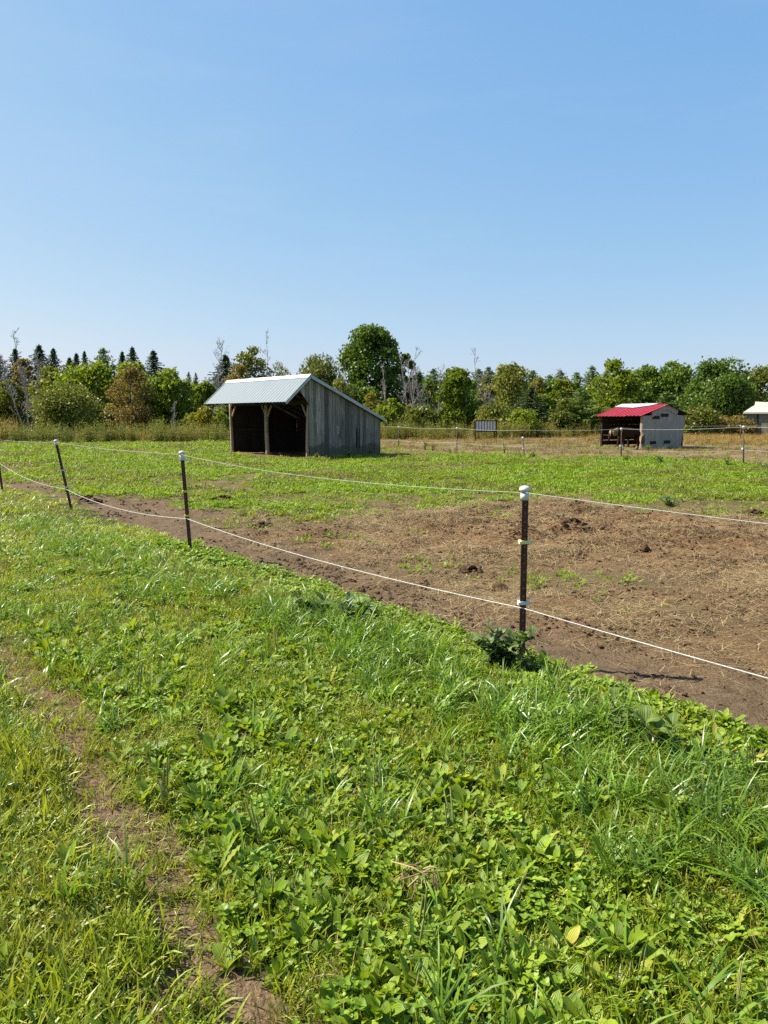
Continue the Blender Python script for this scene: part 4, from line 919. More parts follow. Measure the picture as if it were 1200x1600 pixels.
for i in range(30):
    px = -20 + i * 42 + 9 * math.sin(i * 2.3); d = 74 + 4 * math.sin(i * 1.7)
    deciduous('hedge_shrub', tb(px, d), th(628 + 9 * math.sin(i * 1.3), d), tw(58, d), ('olive_leaves', 'oak_leaves', 'pine_needles', 'olive_leaves')[i % 4], beside('shaded shrub', px), 'shrub', .0, 1500, .34, 12, 'bush', 'shrubs filling the hedge', light=1)
# far plantation behind the right hedge: individual conifers and rounded crowns
FAR = 'dark trees of the far wood on the right'
rs = random.Random(11)
for i in range(24):
    px = 655 + i * 22 + rs.uniform(-4, 4); d = 118 + rs.uniform(-10, 14); top = 577 + 3 * math.sin(i * 0.9) + rs.uniform(-4, 5) + (3 if px > 840 else 0)
    conifer('plantation_pine', tb(px, d), th(top, d), tw(62 + rs.uniform(-4, 10), d), 'pine', beside('far conifer', px), i % 3, FAR)
for i in range(18):
    px = -20 + i * 36 + rs.uniform(-6, 6); d = 104 + rs.uniform(-6, 10)
    conifer('plantation_spruce', tb(px, d), th(590 + rs.uniform(-6, 8), d), tw(52, d), 'spruce' if i % 3 else 'pine', beside('far conifer', px), i % 4 if i % 3 else i % 3, 'dark trees of the far wood on the left')

for i in range(15):
    px = 672 + i * 21 + rs.uniform(-5, 5); d = 92 + rs.uniform(-6, 6)
    deciduous('wood_edge_tree', tb(px, d), th(588 + rs.uniform(-6, 14), d), tw(46, d), ('oak_leaves', 'olive_leaves', 'oak_leaves')[i % 3], beside('far rounded tree', px), n=1700, leaf=0.36, lobes=14, z_lo=0.03, group=FAR, light=1)
BT = [  # px, top, width px, distance, lean, seed, stems, label
    (62, 520, 44, 56, (-0.30, 0), 1, 1, 'leaning bare grey tree near the left edge'),
    (48, 560, 60, 55, (-0.42, 0), 2, 2, 'crooked bare tree with hanging twigs at the far left'),
    (58, 540, 46, 58, (0.10, 0), 3, 1, 'thin upright bare tree crossing the leaning one'),
    (325, 540, 66, 76, (0, 0), 4, 1, 'bare twiggy tree left of the shed roof'),
    (418, 524, 56, 82, (0, 0), 5, 1, 'bare twiggy tree above the olive tree behind the shed'),
    (612, 566, 46, 62, (0, 0), 6, 1, 'bare grey tree nearest the shed back corner'),
    (637, 556, 58, 62, (0.02, 0), 7, 2, 'bare grey tree with two stems before the dark tree'),
    (668, 562, 54, 61, (0.03, 0), 8, 2, 'pale bare tree left of the yellow green tree'),
    (690, 575, 46, 63, (0, 0), 14, 1, 'thin bare tree touching the bright yellow green tree'),
    (767, 556, 84, 60, (0, 0), 9, 1, 'tall bare grey tree above the hay rack'),
    (270, 626, 34, 53, (0.12, 0), 10, 1, 'pale dead leaning trunk under the bright green tree'),
    (825, 594, 26, 64, (0, 0), 11, 1, 'slim bare tree left of the small orange tree'),
    (1157, 574, 40, 76, (0, 0), 12, 1, 'bare twigs between the two biggest right trees'),
    (868, 572, 34, 100, (0, 0), 13, 1, 'bare twigs over the far wood'),
    (345, 590, 40, 60, (0, 0), 15, 2, 'bare thin stems right behind the left end of the shed')]
for px, top, w, d, ln, sd, stems, lab in BT:
    bare_tree('bare_tree', tb(px, d), th(top, d), tw(w, d), lab, ln, sd, stems, group='bare grey trees')

# ------------------------------------------------------------------ leaves of the ground cover
def strip(m, base, az, L, prof, lean, bend, fold=0.0, segs=5, cols=2, twist=0.0, wav=0.0):
    """A leaf: prof gives the half width along its length; it leaves the ground at angle lean (rad from upright) and bends over by bend."""
    c, s = math.cos(az), math.sin(az); p = Vector(base); V = []; a = lean; rr = random.random()
    for i in range(segs + 1):
        t = i / segs; w = prof(t); tw_ = twist * t
        sd = Vector((-s * math.cos(tw_), c * math.cos(tw_), math.sin(tw_)))
        up_ = Vector((-c * math.cos(a), -s * math.cos(a), math.sin(a)))
        wv = wav * math.sin(t * 9 + rr * 6)
        if cols == 2: V += [p - sd * w, p + sd * w]
        else: V += [p - sd * w + up_ * (fold * w + wv * w), p, p + sd * w + up_ * (fold * w - wv * w)]
        d = Vector((c * math.sin(a), s * math.sin(a), math.cos(a))); p = p + d * (L / segs); a += bend / segs
    Fs = []
    for i in range(segs):
        for k in range(cols - 1): q = i * cols + k; Fs.append((q, q + 1, q + cols + 1, q + cols))
    m.add(V, Fs, rr, [-1.0, 0.0, 1.0] * (segs + 1) if cols == 3 else None)
grass_prof = lambda w: (lambda t: w * (0.75 + 0.5 * t) * (1 - t ** 2.2) + 0.0003)
def ovate(w, stalk=0.3):
    def f(t):
        if t < stalk: return 0.0016 + 0.004 * t
        u = (t - stalk) / (1 - stalk); return w * math.sin(math.pi * u ** 0.85) ** 0.55 + 0.0006 if 0 < u < 1 else 0.0008
    return f
def jagged(w):
    return lambda t: (w * (0.25 + 0.75 * t) * (1.0 if int(t * 12) % 2 else 0.45)) * (1 - t ** 6) + 0.001
HOLD = []
def proto(m, name, mat):
    me = m.mesh(name); me.materials.append(MATS[mat]); me.polygons.foreach_set('use_smooth', np.ones(len(me.polygons), bool)); o = bpy.data.objects.new(name, me); HOLD.append(o); return o
R_ = random.uniform
def grass_tufts(mat, n_kinds, blades, L, w, spread, bend, name):
    out = []
    for k in range(n_kinds):
        m = MB(); comb = R_(0, 6.28)
        for i in range(blades):
            a = R_(0, 6.28); q = spread * math.sqrt(random.random()); az = comb + R_(-1.3, 1.3) if random.random() < 0.6 else R_(0, 6.28)
            strip(m, (q * math.cos(a), q * math.sin(a), -0.01), az, L * R_(0.5, 1.15), grass_prof(w * R_(0.6, 1.2)), R_(0.05, 0.55), R_(bend * 0.2, bend), segs=4, twist=R_(-0.9, 0.9))
        out.append(proto(m, name, mat))
    return out
def rosettes(mat, n_kinds, leaves, L, w, name, stalk=0.3, flat=0.5, fold=0.35):
    out = []
    for k in range(n_kinds):
        m = MB(); n = random.randint(*leaves); a0 = R_(0, 6.28)
        for i in range(n):
            l = L * R_(0.55, 1.15); inner = i / n
            strip(m, (R_(-.012, .012), R_(-.012, .012), -0.005), a0 + i * 2.4 + R_(-.3, .3), l, ovate(w * l / L * R_(0.8, 1.2), stalk), R_(0.15, 0.5) + flat * (1 - inner), R_(0.3, 1.0), fold * R_(0.4, 1.2), 7, 3, R_(-.5, .5), R_(0.0, 0.16))
        out.append(proto(m, name, mat))
    return out
def clovers(mat, n_kinds, n, name, spread=0.07, hgt=0.06, s=0.011):
    out = []
    for k in range(n_kinds):
        m = MB()
        for i in range(n):
            a = R_(0, 6.28); q = spread * math.sqrt(random.random()); x, y, z = q * math.cos(a), q * math.sin(a), hgt * R_(0.3, 1.0)
            strip(m, (x * 0.7, y * 0.7, 0), a, z, lambda t: 0.0008, 0.1, 0.1, segs=2); a1 = R_(0, 6.28); sz = s * R_(0.7, 1.3); tl = R_(0.9, 1.5)
            for j in range(3): strip(m, (x, y, z), a1 + j * 2.094, sz * 1.7, lambda t, sz=sz: sz * 0.78 * math.sin(math.pi * (0.08 + 0.86 * t ** 0.8)), tl, R_(0, .3), 0.2, 3, 3)
        out.append(proto(m, name, mat))
    return out
def weeds(mat, n_kinds, n_stem, hgt, leaf, lw, name, spread=0.12, plume=None):
    out = []
    for k in range(n_kinds):
        m = MB()
        for s_ in range(n_stem):
            a = R_(0, 6.28); q = spread * math.sqrt(random.random()); b = Vector((q * math.cos(a), q * math.sin(a), -0.02)); H = hgt * R_(0.6, 1.1); d = Vector((R_(-.18, .18), R_(-.18, .18), 1)).normalized()
            strip(m, b, R_(0, 6.28), H, lambda t: 0.006 * (1 - 0.6 * t), 0.08, R_(0, .3), segs=3)
            nl = int(H / 0.055)
            for i in range(nl):
                t = (i + 0.5) / nl; p = b + d * H * t; l = leaf * (1.1 - 0.5 * t) * R_(0.6, 1.2); strip(m, p, i * 2.4 + R_(-.4, .4), l, lambda u, l=l: lw * l / leaf * math.sin(math.pi * (0.06 + 0.9 * u)) + 0.0005, R_(0.7, 1.3), R_(0.1, 0.8), 0.2, 3, 2)
        out.append(proto(m, name, mat))
    return out

def sample(n, y0, y1, dens, half=0.60, pad=1.4, seed=0, near_bias=0.0):
    """n tries over the camera-side ground between y0 and y1 (uniform over the area), kept with probability dens(x, y)."""
    rng = np.random.default_rng(seed); y = rng.uniform(y0, y1, n); hw = half * y + pad; hm = half * y1 + pad
    keep = rng.random(n) < hw / hm; y = y[keep]; x = rng.uniform(-1, 1, len(y)) * (half * y + pad)
    k = rng.random(len(x)) < dens(x, y); return x[k], y[k], rng
def place(name, protos, parts, scale, label, cat, tilt=0.15, zoff=0.0, hs=None):
    P, Rr, S, I = [], [], [], []
    for (x, y, rng) in parts:
        n = len(x); P.append(np.stack([x, y, zt(x, y) + zoff], 1)); Rr.append(np.stack([rng.normal(0, tilt, n), rng.normal(0, tilt, n), rng.uniform(0, 6.28, n)], 1))
        s = scale(x, y) * rng.uniform(0.7, 1.3, n); h = s * (hs(x, y) if hs else 1.0) * rng.uniform(0.8, 1.25, n); S.append(np.stack([s, s, h], 1)); I.append(rng.integers(0, len(protos), n))
    return scatter(name, protos, np.concatenate(P), np.concatenate(Rr), np.concatenate(S), np.concatenate(I), label, cat)

def d_verge(x, y): return (1 - sstep(0.3, 0.7, m_soil(x, y))) * (y < y_low(x) + 0.4)
def lush(x, y): return sstep(0.62, 0.15, dist_poly(x, y, LUSH) + (fbm(x * 1.5, y * 1.5, 91) - 0.5) * 0.7)
def right_of_rut(x, y):
    ry = np.array([p.y for p in RUT])[::-1]; rx = np.array([p.x for p in RUT])[::-1]; return x - np.interp(y, ry, rx)
def leafy(x, y):
    """The broad-leaved weeds between the wheel rut and the long grass."""
    rr = right_of_rut(x, y); n = fbm(x * 1.7, y * 1.7, 95)
    return sstep(0.0, 0.35, rr) * (1 - 0.85 * lush(x, y)) * sstep(0.34, 0.56, n + 0.14 * sstep(3.6, 2.0, y)) * sstep(6.5, 3.5, y)
def cam_far(y): return np.clip(y / 5.0, 1.0, 1.7)

mown = grass_tufts('grass_mown', 6, 13, 0.075, 0.0029, 0.05, 1.7, 'mown_grass_tuft')
longg = grass_tufts('grass_lush', 6, 15, 0.225, 0.0046, 0.06, 2.5, 'long_grass_tuft')
dryg = grass_tufts('grass_dry', 3, 9, 0.085, 0.0015, 0.05, 1.8, 'dry_grass_tuft')
plant = rosettes('broadleaf', 8, (6, 10), 0.125, 0.0205, 'plantain_rosette', 0.28, 0.45)
clov = clovers('clover_leaf', 4, 16, 'clover_patch')
dand = []
for k in range(4):
    m = MB(); a0 = R_(0, 6)
    for i in range(random.randint(7, 11)): strip(m, (0, 0, 0), a0 + i * 2.4, 0.14 * R_(.6, 1.1), jagged(0.017), R_(0.3, 0.95), R_(.2, .8), 0.25, 12, 3, R_(-.4, .4))
    dand.append(proto(m, 'dandelion_rosette', 'broadleaf'))

place('mown_grass', mown, [
    sample(60000, 1.1, 5.0, lambda x, y: d_verge(x, y) * (1 - 0.86 * m_rut(x, y)) * (1 - 0.25 * leafy(x, y)), seed=1),
    sample(52000, 5.0, 10.5, lambda x, y: d_verge(x, y) * (1 - 0.8 * m_rut(x, y)), seed=2),
    sample(26000, 10.5, 24, lambda x, y: d_verge(x, y), seed=3)],
    lambda x, y: cam_far(y) * (0.85 + 0.5 * (right_of_rut(x, y) < -0.1)), 'short rough green grass of the verge before the fence', 'grass', 0.22, hs=lambda x, y: np.clip(6.5 / y, 0.32, 1.0) * (0.55 + 0.45 * sstep(-0.15, -0.9, y - y_low(x))) * (0.45 + 1.25 * fbm(x * 2.4, y * 2.4, 93)))
place('long_grass', longg, [
    sample(16000, 1.1, 6.0, lambda x, y: d_verge(x, y) * np.clip(lush(x, y) * 0.55 + 0.02 + 0.10 * (fbm(x * 2.2, y * 2.2, 92) > 0.56), 0, 1) * (1 - m_rut(x, y)) * sstep(-0.55, -0.95, y - y_low(x)) * (1 - 0.95 * blob(x, y, 785, 1075, 0.32, 0.42)), seed=4),
    sample(15000, 6.0, 16, lambda x, y: d_verge(x, y) * np.clip(lush(x, y) * 0.6 + 0.30 * (fbm(x * 1.6, y * 1.6, 92) > 0.56), 0, 1) * sstep(-0.8, -1.6, y - y_low(x)), seed=5)],
    lambda x, y: (0.72 + 0.33 * fbm(x * 2, y * 2, 97)) * np.clip(9 / y, 0.55, 1), 'long lush drooping grass along the verge', 'grass', 0.18)
place('dry_grass', dryg, [sample(16000, 1.1, 8.5, lambda x, y: d_verge(x, y) * np.clip(0.20 + 0.8 * sstep(0.55, 0.2, dist_poly(x, y, RUT)) + 0.5 * (fbm(x * 1.2, y * 1.2, 99) > 0.62), 0, 1), seed=6)],
    lambda x, y: cam_far(y), 'yellowed dry grass blades by the wheel rut', 'grass', 0.4)
place('plantain_leaves', plant, [
    sample(26000, 1.1, 5.6, lambda x, y: d_verge(x, y) * np.clip(leafy(x, y) * 0.85 + 0.06, 0, 1) * (1 - 0.9 * m_rut(x, y)), seed=7)],
    lambda x, y: (0.32 + 0.44 * vnoise(x * 9, y * 9, 98)), 'broad plantain leaves in the foreground', 'weeds', 0.15)
place('dandelion_leaves', dand, [sample(2600, 1.1, 6.5, lambda x, y: d_verge(x, y) * np.clip(leafy(x, y) * 0.5 + 0.12, 0, 1) * (1 - 0.9 * m_rut(x, y)), seed=8)],
    lambda x, y: 0.8 + 0 * x, 'jagged dandelion leaves scattered in the verge', 'weeds', 0.15)
place('clover', clov, [
    sample(15000, 1.1, 5.0, lambda x, y: d_verge(x, y) * np.clip(0.10 + 0.20 * leafy(x, y) * (fbm(x * 2.6, y * 2.6, 94) > 0.52) + 0.45 * sstep(-0.8, -0.1, y - y_low(x)), 0, 1) * (1 - 0.8 * m_rut(x, y)), seed=9),
    sample(12000, 5.0, 9.0, lambda x, y: d_verge(x, y) * np.clip(0.15 + 0.8 * sstep(-0.9, -0.1, y - y_low(x)), 0, 1), seed=10)],
    lambda x, y: cam_far(y) * 0.78, 'small clover leaves among the verge grass', 'weeds', 0.2)

# the grazed paddock beyond the soil strip
pad = []
for k in range(5):
    m = MB()
    for i in range(20):
        a = R_(0, 6.28); q = 0.11 * math.sqrt(random.random()); strip(m, (q * math.cos(a), q * math.sin(a), R_(0, .03)), R_(0, 6.28), R_(.04, .085), (lambda w: (lambda t: w * math.sin(math.pi * (0.1 + 0.85 * t))))(R_(.007, .014)), R_(.3, 1.2), R_(.2, .9), segs=2)
    pad.append(proto(m, 'paddock_clump', 'paddock_leaf'))
def d_pad(x, y):
    g = (1 - sstep(0.25, 0.75, m_soil(x, y) + (fbm(x * 3, y * 3, 61) - 0.5) * 0.5)) * (y > y_low(x) + 0.3)
    g = np.maximum(g, 0.16 * (y > y_upp(x) - 3.2) * (y > y_low(x) + 1.5) * (fbm(x * 1.1, y * 1.1, 69) > 0.47) * sstep(3.5, 0.5, x))
    # inside the shed nothing grows
    c, s = math.cos(-SHED_R), math.sin(-SHED_R); lx = (x - SHED_O.x) * c - (y - SHED_O.y) * s; ly = (x - SHED_O.x) * s + (y - SHED_O.y) * c
    g = g * ~((lx > -6.35) & (lx < 0.05) & (ly > -0.1) & (ly < 3.6))
    near = np.clip(0.22 + 0.78 * sstep(-0.5, 5.0, y - y_upp(x) + (fbm(x * 0.8, y * 0.8, 68) - 0.5) * 9), 0, 1)
    return g * near * (1 - 0.975 * m_dry(x, y)) * (0.08 + 0.92 * sstep(0.36, 0.56, fbm(x * 0.55, y * 0.55, 67)))
place('paddock_grass', pad, [
    sample(20000, 3.5, 9, lambda x, y: d_pad(x, y) * (0.75), seed=21, pad=1.0),
    sample(75000, 9, 16, lambda x, y: d_pad(x, y), seed=22),
    sample(90000, 16, 29, lambda x, y: d_pad(x, y), seed=23),
    sample(40000, 29, 46, lambda x, y: d_pad(x, y), seed=24)],
    lambda x, y: np.clip(0.50 + y / 42, 0.6, 1.4) * (0.8 + 0.5 * fbm(x * 1.7, y * 1.7, 62)), 'low green weeds and grass of the grazed paddock', 'grass', 0.25, hs=lambda x, y: (0.40 + 0.75 * fbm(x * 0.9, y * 0.9, 63)) * (1 - 0.5 * np.exp(-((x + 4.5) ** 2 + (y - 27.5) ** 2) / 9)))
pw = weeds('thistle_leaf', 3, 5, 0.16, 0.09, 0.016, 'paddock_weed', 0.12) + weeds('paddock_leaf', 3, 5, 0.17, 0.08, 0.014, 'paddock_weed', 0.12)
place('paddock_weeds', pw, [sample(5200, 9, 34, lambda x, y: d_pad(x, y) * sstep(0.55, 0.66, fbm(x * 0.8, y * 0.8, 64)), seed=26)], lambda x, y: 0.7 + 0.5 * fbm(x * 3, y * 3, 66), 'scattered taller weed clumps in the green paddock', 'weeds', 0.15)
dpad = grass_tufts('pasture_dry_leaf', 4, 12, 0.13, 0.006, 0.12, 1.6, 'dry_pasture_clump')
place('dry_pasture', dpad, [sample(30000, 22, 58, lambda x, y: m_dry(x, y) * (1 - m_soil(x, y)) * sstep(0.38, 0.58, fbm(x * 0.8, y * 0.8, 65)), seed=25)],
    lambda x, y: 1.1 + 0 * x, 'sparse dry tan grass of the far pasture', 'grass', 0.3)

# soil crumbs, straw and clods on the bare strip
clods = []
for k in range(4):
    b = bmesh.new(); bmesh.ops.create_icosphere(b, subdivisions=1, radius=0.02)
    for v_ in b.verts: v_.co *= R_(0.6, 1.25); v_.co.z *= 0.7
    me = bpy.data.meshes.new('soil_clod'); b.to_mesh(me); b.free(); me.materials.append(MATS['clod']); o = bpy.data.objects.new('soil_clod', me); clods.append(o)
place('soil_clods', clods, [
    sample(30000, 2.8, 9, lambda x, y: m_soil(x, y) * np.clip(0.10 + 1.2 * (fbm(x * 1.8, y * 1.8, 51) > 0.56), 0, 1), seed=31),
    sample(42000, 7, 14.5, lambda x, y: m_litter(x, y) * sstep(0.40, 0.55, fbm(x * 2.2, y * 2.2, 53)), seed=34),
    sample(16000, 9, 19, lambda x, y: m_soil(x, y) * np.clip(0.12 + 1.2 * (fbm(x * 1.2, y * 1.2, 52) > 0.56), 0, 1), seed=32)],
    lambda x, y: 0.35 + 0.75 * np.random.default_rng(5).random(len(x)) ** 3 + y / 30, 'brown crumbs and clods on the trodden soil', 'soil', 0.4)
strw = []
for k in range(5):
    m = MB()
    for i in range(26):
        a = R_(0, 6.28); q = 0.2 * math.sqrt(random.random()); strip(m, (q * math.cos(a), q * math.sin(a), R_(0.002, 0.022)), R_(0, 6.28), R_(.04, .16), lambda t: 0.0013, R_(1.42, 1.62), R_(-.25, .25), segs=2)
    strw.append(proto(m, 'straw_wisp', 'straw'))
def d_straw(x, y): return m_soil(x, y) * (1 - 0.1 * m_litter(x, y)) * np.clip(sstep(-1.2, 1.5, x + 0.35 * (y - 6)) * sstep(0.2, 1.8, y - y_low(x) + (fbm(x, y, 71) - 0.5) * 2), 0.02, 1) * (0.22 + 0.78 * sstep(0.40, 0.58, fbm(x * 1.1, y * 1.1, 75)))
place('straw_litter', strw, [sample(30000, 2.8, 14, d_straw, seed=33)], lambda x, y: 0.75 + y / 30, 'pale straw litter trodden into the brown soil', 'straw', 0.12)

# ------------------------------------------------------------------ tall weeds, reeds and dry grass before the trees
wk = weeds('weed_olive', 6, 9, 0.95, 0.15, 0.026, 'tall_weed', 0.30)
place('tall_weeds', wk, [
    sample(9000, 38, 66, lambda x, y: sstep(0.0, 0.6, y - y_weed(x)) * sstep(12, 5, y - y_weed(x)) * (0.55 + 0.45 * (y - y_weed(x) < 3)) * np.where(x > 16, 0.45, 1.0), seed=41, pad=3)],
    lambda x, y: 0.95 + 0.35 * (fbm(x * 0.35, y * 0.35, 42) - 0.5) * 2, 'band of tall olive and brown weeds along the foot of the trees', 'weeds', 0.1)
rk = grass_tufts('reed_tan', 4, 26, 1.25, 0.010, 0.25, 0.9, 'tan_reed_tuft')
gA, gB = G(-30, 690), G(34, 690)
def d_reed(x, y):
    l = sstep(0.0, 0.5, y - y_weed(x)) * sstep(5, 3, y - y_weed(x))
    return l * np.clip(sstep(at(45, 650, 47).x, at(20, 650, 47).x, x) * 0.9 + 0.16 * (fbm(x * 0.4, y * 0.4, 44) > 0.56) + 0.35 * sstep(17, 20, x), 0, 1)
place('tan_reeds', rk, [sample(5200, 38, 60, d_reed, seed=43, pad=3)], lambda x, y: 0.85 + 0.45 * sstep(at(45, 650, 47).x, at(20, 650, 47).x, x), 'tan dry reeds and grass standing among the weeds', 'reeds', 0.1)
place('straw_coloured_grass', grass_tufts('reed_tan', 3, 22, 0.34, 0.008, 0.20, 1.2, 'straw_coloured_tuft'), [sample(9000, 36, 60, lambda x, y: sstep(16.5, 19, x + 0.1 * (y - 40)) * sstep(40.5, 43, y) * 0.9 + 0.10 * m_dry(x, y) * (y > 40), seed=45, pad=3)],
    lambda x, y: 1.0 + 0 * x, 'straw coloured tall grass between pony shelter and canvas shelter', 'grass', 0.15)

# ------------------------------------------------------------------ single plants that stand out
LEAFM = {}
def leaf_mesh(kind, mat):
    if (kind, mat) not in LEAFM:
        out = []
        for k in range(4):
            m = MB()
            if kind == 'lobed': strip(m, (0, 0, 0), 0, 1.0, lambda t: (0.05 + 0.24 * math.sin(math.pi * min(1, t ** 0.8 * 0.98 + 0.02)) * (1.0 if int(t * 10 + 0.5) % 2 else 0.5)) * (1 - t ** 5) + 0.005, 1.0, R_(.3, 1.0), 0.3, 10, 3, R_(-.4, .4), 0.15)
            elif kind == 'broad': strip(m, (0, 0, 0), 0, 1.0, ovate(0.30, 0.22), 0.8, R_(.6, 1.1), 0.25, 8, 3, R_(-.3, .3), 0.22)
            else: strip(m, (0, 0, 0), 0, 1.0, lambda t: 0.17 * math.sin(math.pi * (0.05 + 0.93 * t)) + 0.005, 1.0, R_(.4, .9), 0.3, 6, 3, R_(-.3, .3))
            me = m.mesh('leaf'); me.materials.append(MATS[mat]); me.polygons.foreach_set('use_smooth', np.ones(len(me.polygons), bool)); out.append(me)
        LEAFM[(kind, mat)] = out
    return LEAFM[(kind, mat)]
def herb(name, base, h, spread, n, size, kind, mat, label, stems=4, seed=0, cat='plant', group=None):
    """Leafy plant: bent stems, each leaf a piece of its own."""
    rr = random.Random(seed); r = empty(name, base); tag(r, label, cat, group); P = []; ST = []
    for s in range(stems):
        an = 6.28 * s / stems + rr.uniform(-.5, .5); q = spread * rr.uniform(0.2, 0.8); H = h * rr.uniform(0.6, 1.0)
        pts = [Vector((0.02 * math.cos(an), 0.02 * math.sin(an), -0.02)), Vector((q * 0.35 * math.cos(an), q * 0.35 * math.sin(an), H * 0.5)), Vector((q * math.cos(an), q * math.sin(an), H))]; P.append(pts)
        ST.append(MB().tube(pts, [0.007, 0.005, 0.003], 5).build('stem', 'trunk_stem', r, smooth=True))
    me = leaf_mesh(kind, mat)
    for i in range(n):
        pts = P[i % stems]; t = rr.uniform(0.05, 1.0); p = pts[0].lerp(pts[1], t * 2) if t < 0.5 else pts[1].lerp(pts[2], t * 2 - 1)
        o = link('leaf', me[rr.randrange(4)], None, ST[i % stems]); o.location = p; o.rotation_euler = (rr.uniform(-.3, .3), rr.uniform(-.45, .35), rr.uniform(0, 6.28)); sc = size * rr.uniform(0.6, 1.15) * (1.1 - 0.35 * t); o.scale = (sc, sc, sc)
    return r
herb('mugwort_bush', GZ(783, 1056), 0.28, 0.27, 270, 0.115, 'lobed', 'thistle_leaf', 'dark lobed leafy weed clump at the foot of the nearest post', 14, 1)
herb('mugwort_bush', GZ(830, 1062), 0.10, 0.12, 26, 0.11, 'lobed', 'thistle_leaf', 'small dark sprig right of the nearest post foot', 5, 21)
herb('thistle_plant', GZ(548, 985), 0.16, 0.20, 46, 0.17, 'lobed', 'thistle_leaf', 'dark grey green thistle beside the soil edge, right of the long grass', 8, 2)
herb('thistle_plant', GZ(490, 972), 0.15, 0.20, 40, 0.16, 'lobed', 'thistle_leaf', 'dark grey green thistle half hidden in the long grass', 8, 3)
herb('burdock_plant', GZ(1035, 1195), 0.20, 0.16, 26, 0.125, 'broad', 'burdock_leaf', 'clump with large wavy pale green leaves right of the long grass', 5, 4)
herb('burdock_plant', GZ(968, 1170), 0.17, 0.16, 24, 0.10, 'broad', 'burdock_leaf', 'smaller broad leaved clump left of the wavy leaved one', 5, 5)
herb('nettle_plant', GZ(1110, 1190), 0.12, 0.12, 26, 0.085, 'simple', 'broadleaf', 'light green small leaved plant between wavy clump and right edge', 6, 6)
herb('nettle_plant', GZ(1175, 1215), 0.15, 0.14, 32, 0.095, 'simple', 'broadleaf', 'light green nettle like plant at the right edge of the photo', 6, 7)
herb('nettle_plant', GZ(900, 1125), 0.14, 0.13, 30, 0.09, 'simple', 'broadleaf', 'light green leafy sprig in front of the nearest post', 6, 8)
for i, (px, py, h, sp, n, sz, mat, lab) in enumerate([
        (664, 703, 0.55, 0.16, 26, 0.17, 'thistle_leaf', 'tall dark weed in the dry pasture right of the shed'),
        (676, 704, 0.45, 0.15, 20, 0.16, 'thistle_leaf', 'dark weed just right of a taller one in the dry pasture'),
        (703, 708, 0.22, 0.2, 18, 0.16, 'thistle_leaf', 'low dark weed at the foot of the fence post left of the hay rack'),
        (788, 708, 0.62, 0.18, 34, 0.17, 'burdock_leaf', 'tall pale leafy weed below the hay rack'),
        (833, 716, 0.26, 0.3, 30, 0.18, 'thistle_leaf', 'low dark weed clump by the short tilted post'),
        (977, 721, 0.24, 0.3, 28, 0.18, 'thistle_leaf', 'low dark weed clump in front of the pony'),
        (1031, 726, 0.36, 0.24, 30, 0.20, 'thistle_leaf', 'upright dark weed in front of the grey shelter side'),
        (1070, 722, 0.2, 0.25, 20, 0.16, 'thistle_leaf', 'low weed clump right of the grey shelter side'),
        (1135, 728, 0.32, 0.3, 34, 0.18, 'burdock_leaf', 'bright weed clump left of the far right fence post'),
        (1194, 732, 0.22, 0.3, 28, 0.18, 'thistle_leaf', 'dark weed clump at the right edge beyond the straw'),
        (545, 716, 0.34, 0.32, 46, 0.17, 'thistle_leaf', 'dark weeds at the foot of the board wall'),
        (578, 713, 0.55, 0.26, 46, 0.17, 'thistle_leaf', 'taller dark weeds near the back corner of the board wall'),
        (494, 718, 0.26, 0.25, 30, 0.15, 'burdock_leaf', 'small green weeds at the front corner of the board wall'),
        (1012, 705, 0.30, 0.25, 30, 0.14, 'burdock_leaf', 'green weeds at the foot of the shelter door post'),
        (1107, 692, 0.45, 0.3, 30, 0.18, 'burdock_leaf', 'bushy weed between the two shelters on the right'),
        (1045, 792, 0.18, 0.5, 70, 0.13, 'thistle_leaf', 'spreading dark weed patch beyond the straw litter on the right')]):
    herb('pasture_weed', GZ(px, py), h, sp, n, sz, 'simple' if i % 2 else 'lobed', mat, lab, 6, 40 + i, group='weeds standing in the paddock')

# ------------------------------------------------------------------ droppings
def dung(px, py, w, h, label, seed):
    rr = random.Random(seed); b = bmesh.new()
    for i in range(44):
        a = rr.uniform(0, 6.28); q = rr.random() ** 0.6 * 1.25; x, y = q * math.cos(a) * w / 2, q * math.sin(a) * w / 2.4; rad = rr.uniform(0.018, 0.055) * (0.45 + w * 0.6)
        mt = Matrix.Translation((x, y, max(0.008, (1 - q) * h * 1.1 + rr.uniform(0, 0.025)))) @ Matrix.Rotation(rr.uniform(0, 3), 4, 'Z') @ Matrix.Diagonal((1.15, 0.9, 0.75, 1))
        bmesh.ops.create_icosphere(b, subdivisions=2, radius=rad, matrix=mt)
    for v_ in b.verts: v_.co += Vector((rr.uniform(-1, 1), rr.uniform(-1, 1), rr.uniform(-1, 1))) * 0.008
    me = bpy.data.meshes.new('manure_pile'); b.to_mesh(me); b.free(); o = link('manure_pile', me, 'manure', smooth=True); o.location = GZ(px, py)
    rm = o.modifiers.new('weld', 'REMESH'); rm.mode = 'VOXEL'; rm.voxel_size = 0.012; rm.use_smooth_shade = True
    tag(o, label, 'manure', 'dark manure piles on the paddock')
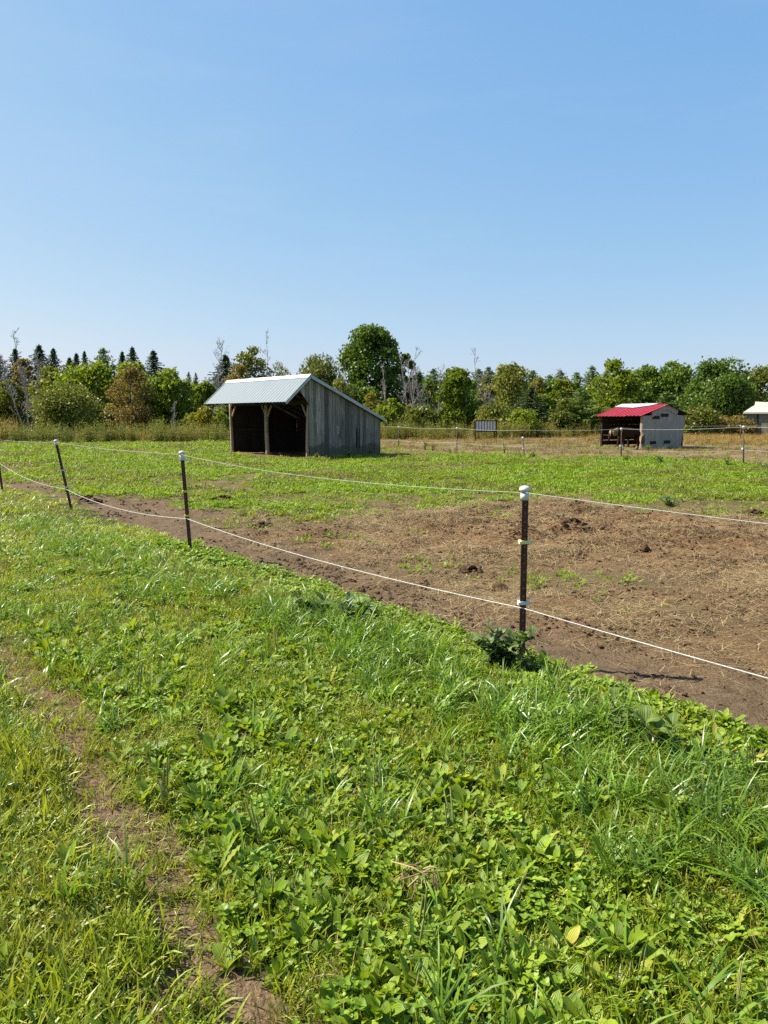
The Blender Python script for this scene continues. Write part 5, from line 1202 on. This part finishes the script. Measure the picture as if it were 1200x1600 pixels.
for i, (px, py, w, h, lab) in enumerate([
        (138, 784, 0.45, 0.10, 'small dark manure pile at the foot of the leaning post'),
        (350, 779, 0.55, 0.06, 'flat dark manure pile right of the post with yellow clips'),
        (410, 820, 0.35, 0.06, 'dark manure pile on the soil below the middle of the shed'),
        (605, 748, 0.75, 0.05, 'flat dark manure streak on the green paddock right of the shed'),
        (422, 757, 0.5, 0.06, 'brown manure pile in the grass in front of the shed'),
        (895, 829, 0.30, 0.07, 'dark manure pile in the straw right of the nearest post cap'),
        (780, 918, 0.15, 0.05, 'small dark manure clump left of the nearest post'),
        (1008, 860, 0.08, 0.05, 'lone dark clump in the straw on the right'),
        (1178, 803, 0.45, 0.07, 'dark manure pile by the right edge beyond the straw'),
        (735, 888, 0.22, 0.06, 'dark manure clumps left of the green patch in the soil'),
        (905, 792, 0.4, 0.06, 'dark manure pile where straw meets the green paddock')]): dung(px, py, w, h, lab, 60 + i)

# ------------------------------------------------------------------ small things in the verge
def stalk_tangle():
    g = GZ(655, 1395); r = empty('dry_stalk_tangle', g); tag(r, 'bleached tangle of dry stalks lying on foreground plantain leaves', 'dead stalks'); rr = random.Random(3)
    for i in range(6):
        a = rr.uniform(-0.7, 0.9); L = rr.uniform(0.08, 0.2); p = Vector((rr.uniform(-.05, .05), rr.uniform(-.04, .04), 0.085 + rr.uniform(-.015, .02))); d = Vector((math.cos(a), math.sin(a), rr.uniform(-.15, .25)))
        MB().tube([p - d * L / 2, p + Vector((0, 0, 0.012)), p + d * L / 2], [0.0022, 0.0026, 0.0014], 5).build('stalk', 'straw', r, smooth=True)
    for i in range(26):
        p = Vector((rr.uniform(-.06, .06), rr.uniform(-.05, .02), 0.09)); MB().tube([p, p + Vector((rr.uniform(-.02, .02), -0.03, -0.02)), p + Vector((rr.uniform(-.03, .03), -0.06, -0.085))], [0.0012, 0.0012, 0.0006], 4).build('stalk', 'straw', r)
stalk_tangle()
seed = []
for k in range(4):
    m = MB()
    for i in range(3):
        b = Vector((R_(-.03, .03), R_(-.03, .03), 0)); H = R_(.12, .24); d = Vector((R_(-.12, .12), R_(-.12, .12), 1)); m.tube([b, b + d * H * .5, b + d * H * .52, b + d * H * .9, b + d * H], [0.0012, 0.0011, 0.0032, 0.0030, 0.0008], 5)
    seed.append(proto(m, 'plantain_seed_stalk', 'seed_stalk'))
place('seed_stalks', seed, [sample(520, 1.6, 6.5, lambda x, y: d_verge(x, y) * np.clip(0.12 + 0.3 * leafy(x, y), 0, 1) + 0.9 * blob(x, y, 740, 1075, 0.35, 0.5), seed=51)], lambda x, y: 0.9 + 0 * x, 'thin plantain seed stalks standing in the verge', 'weeds', 0.15)
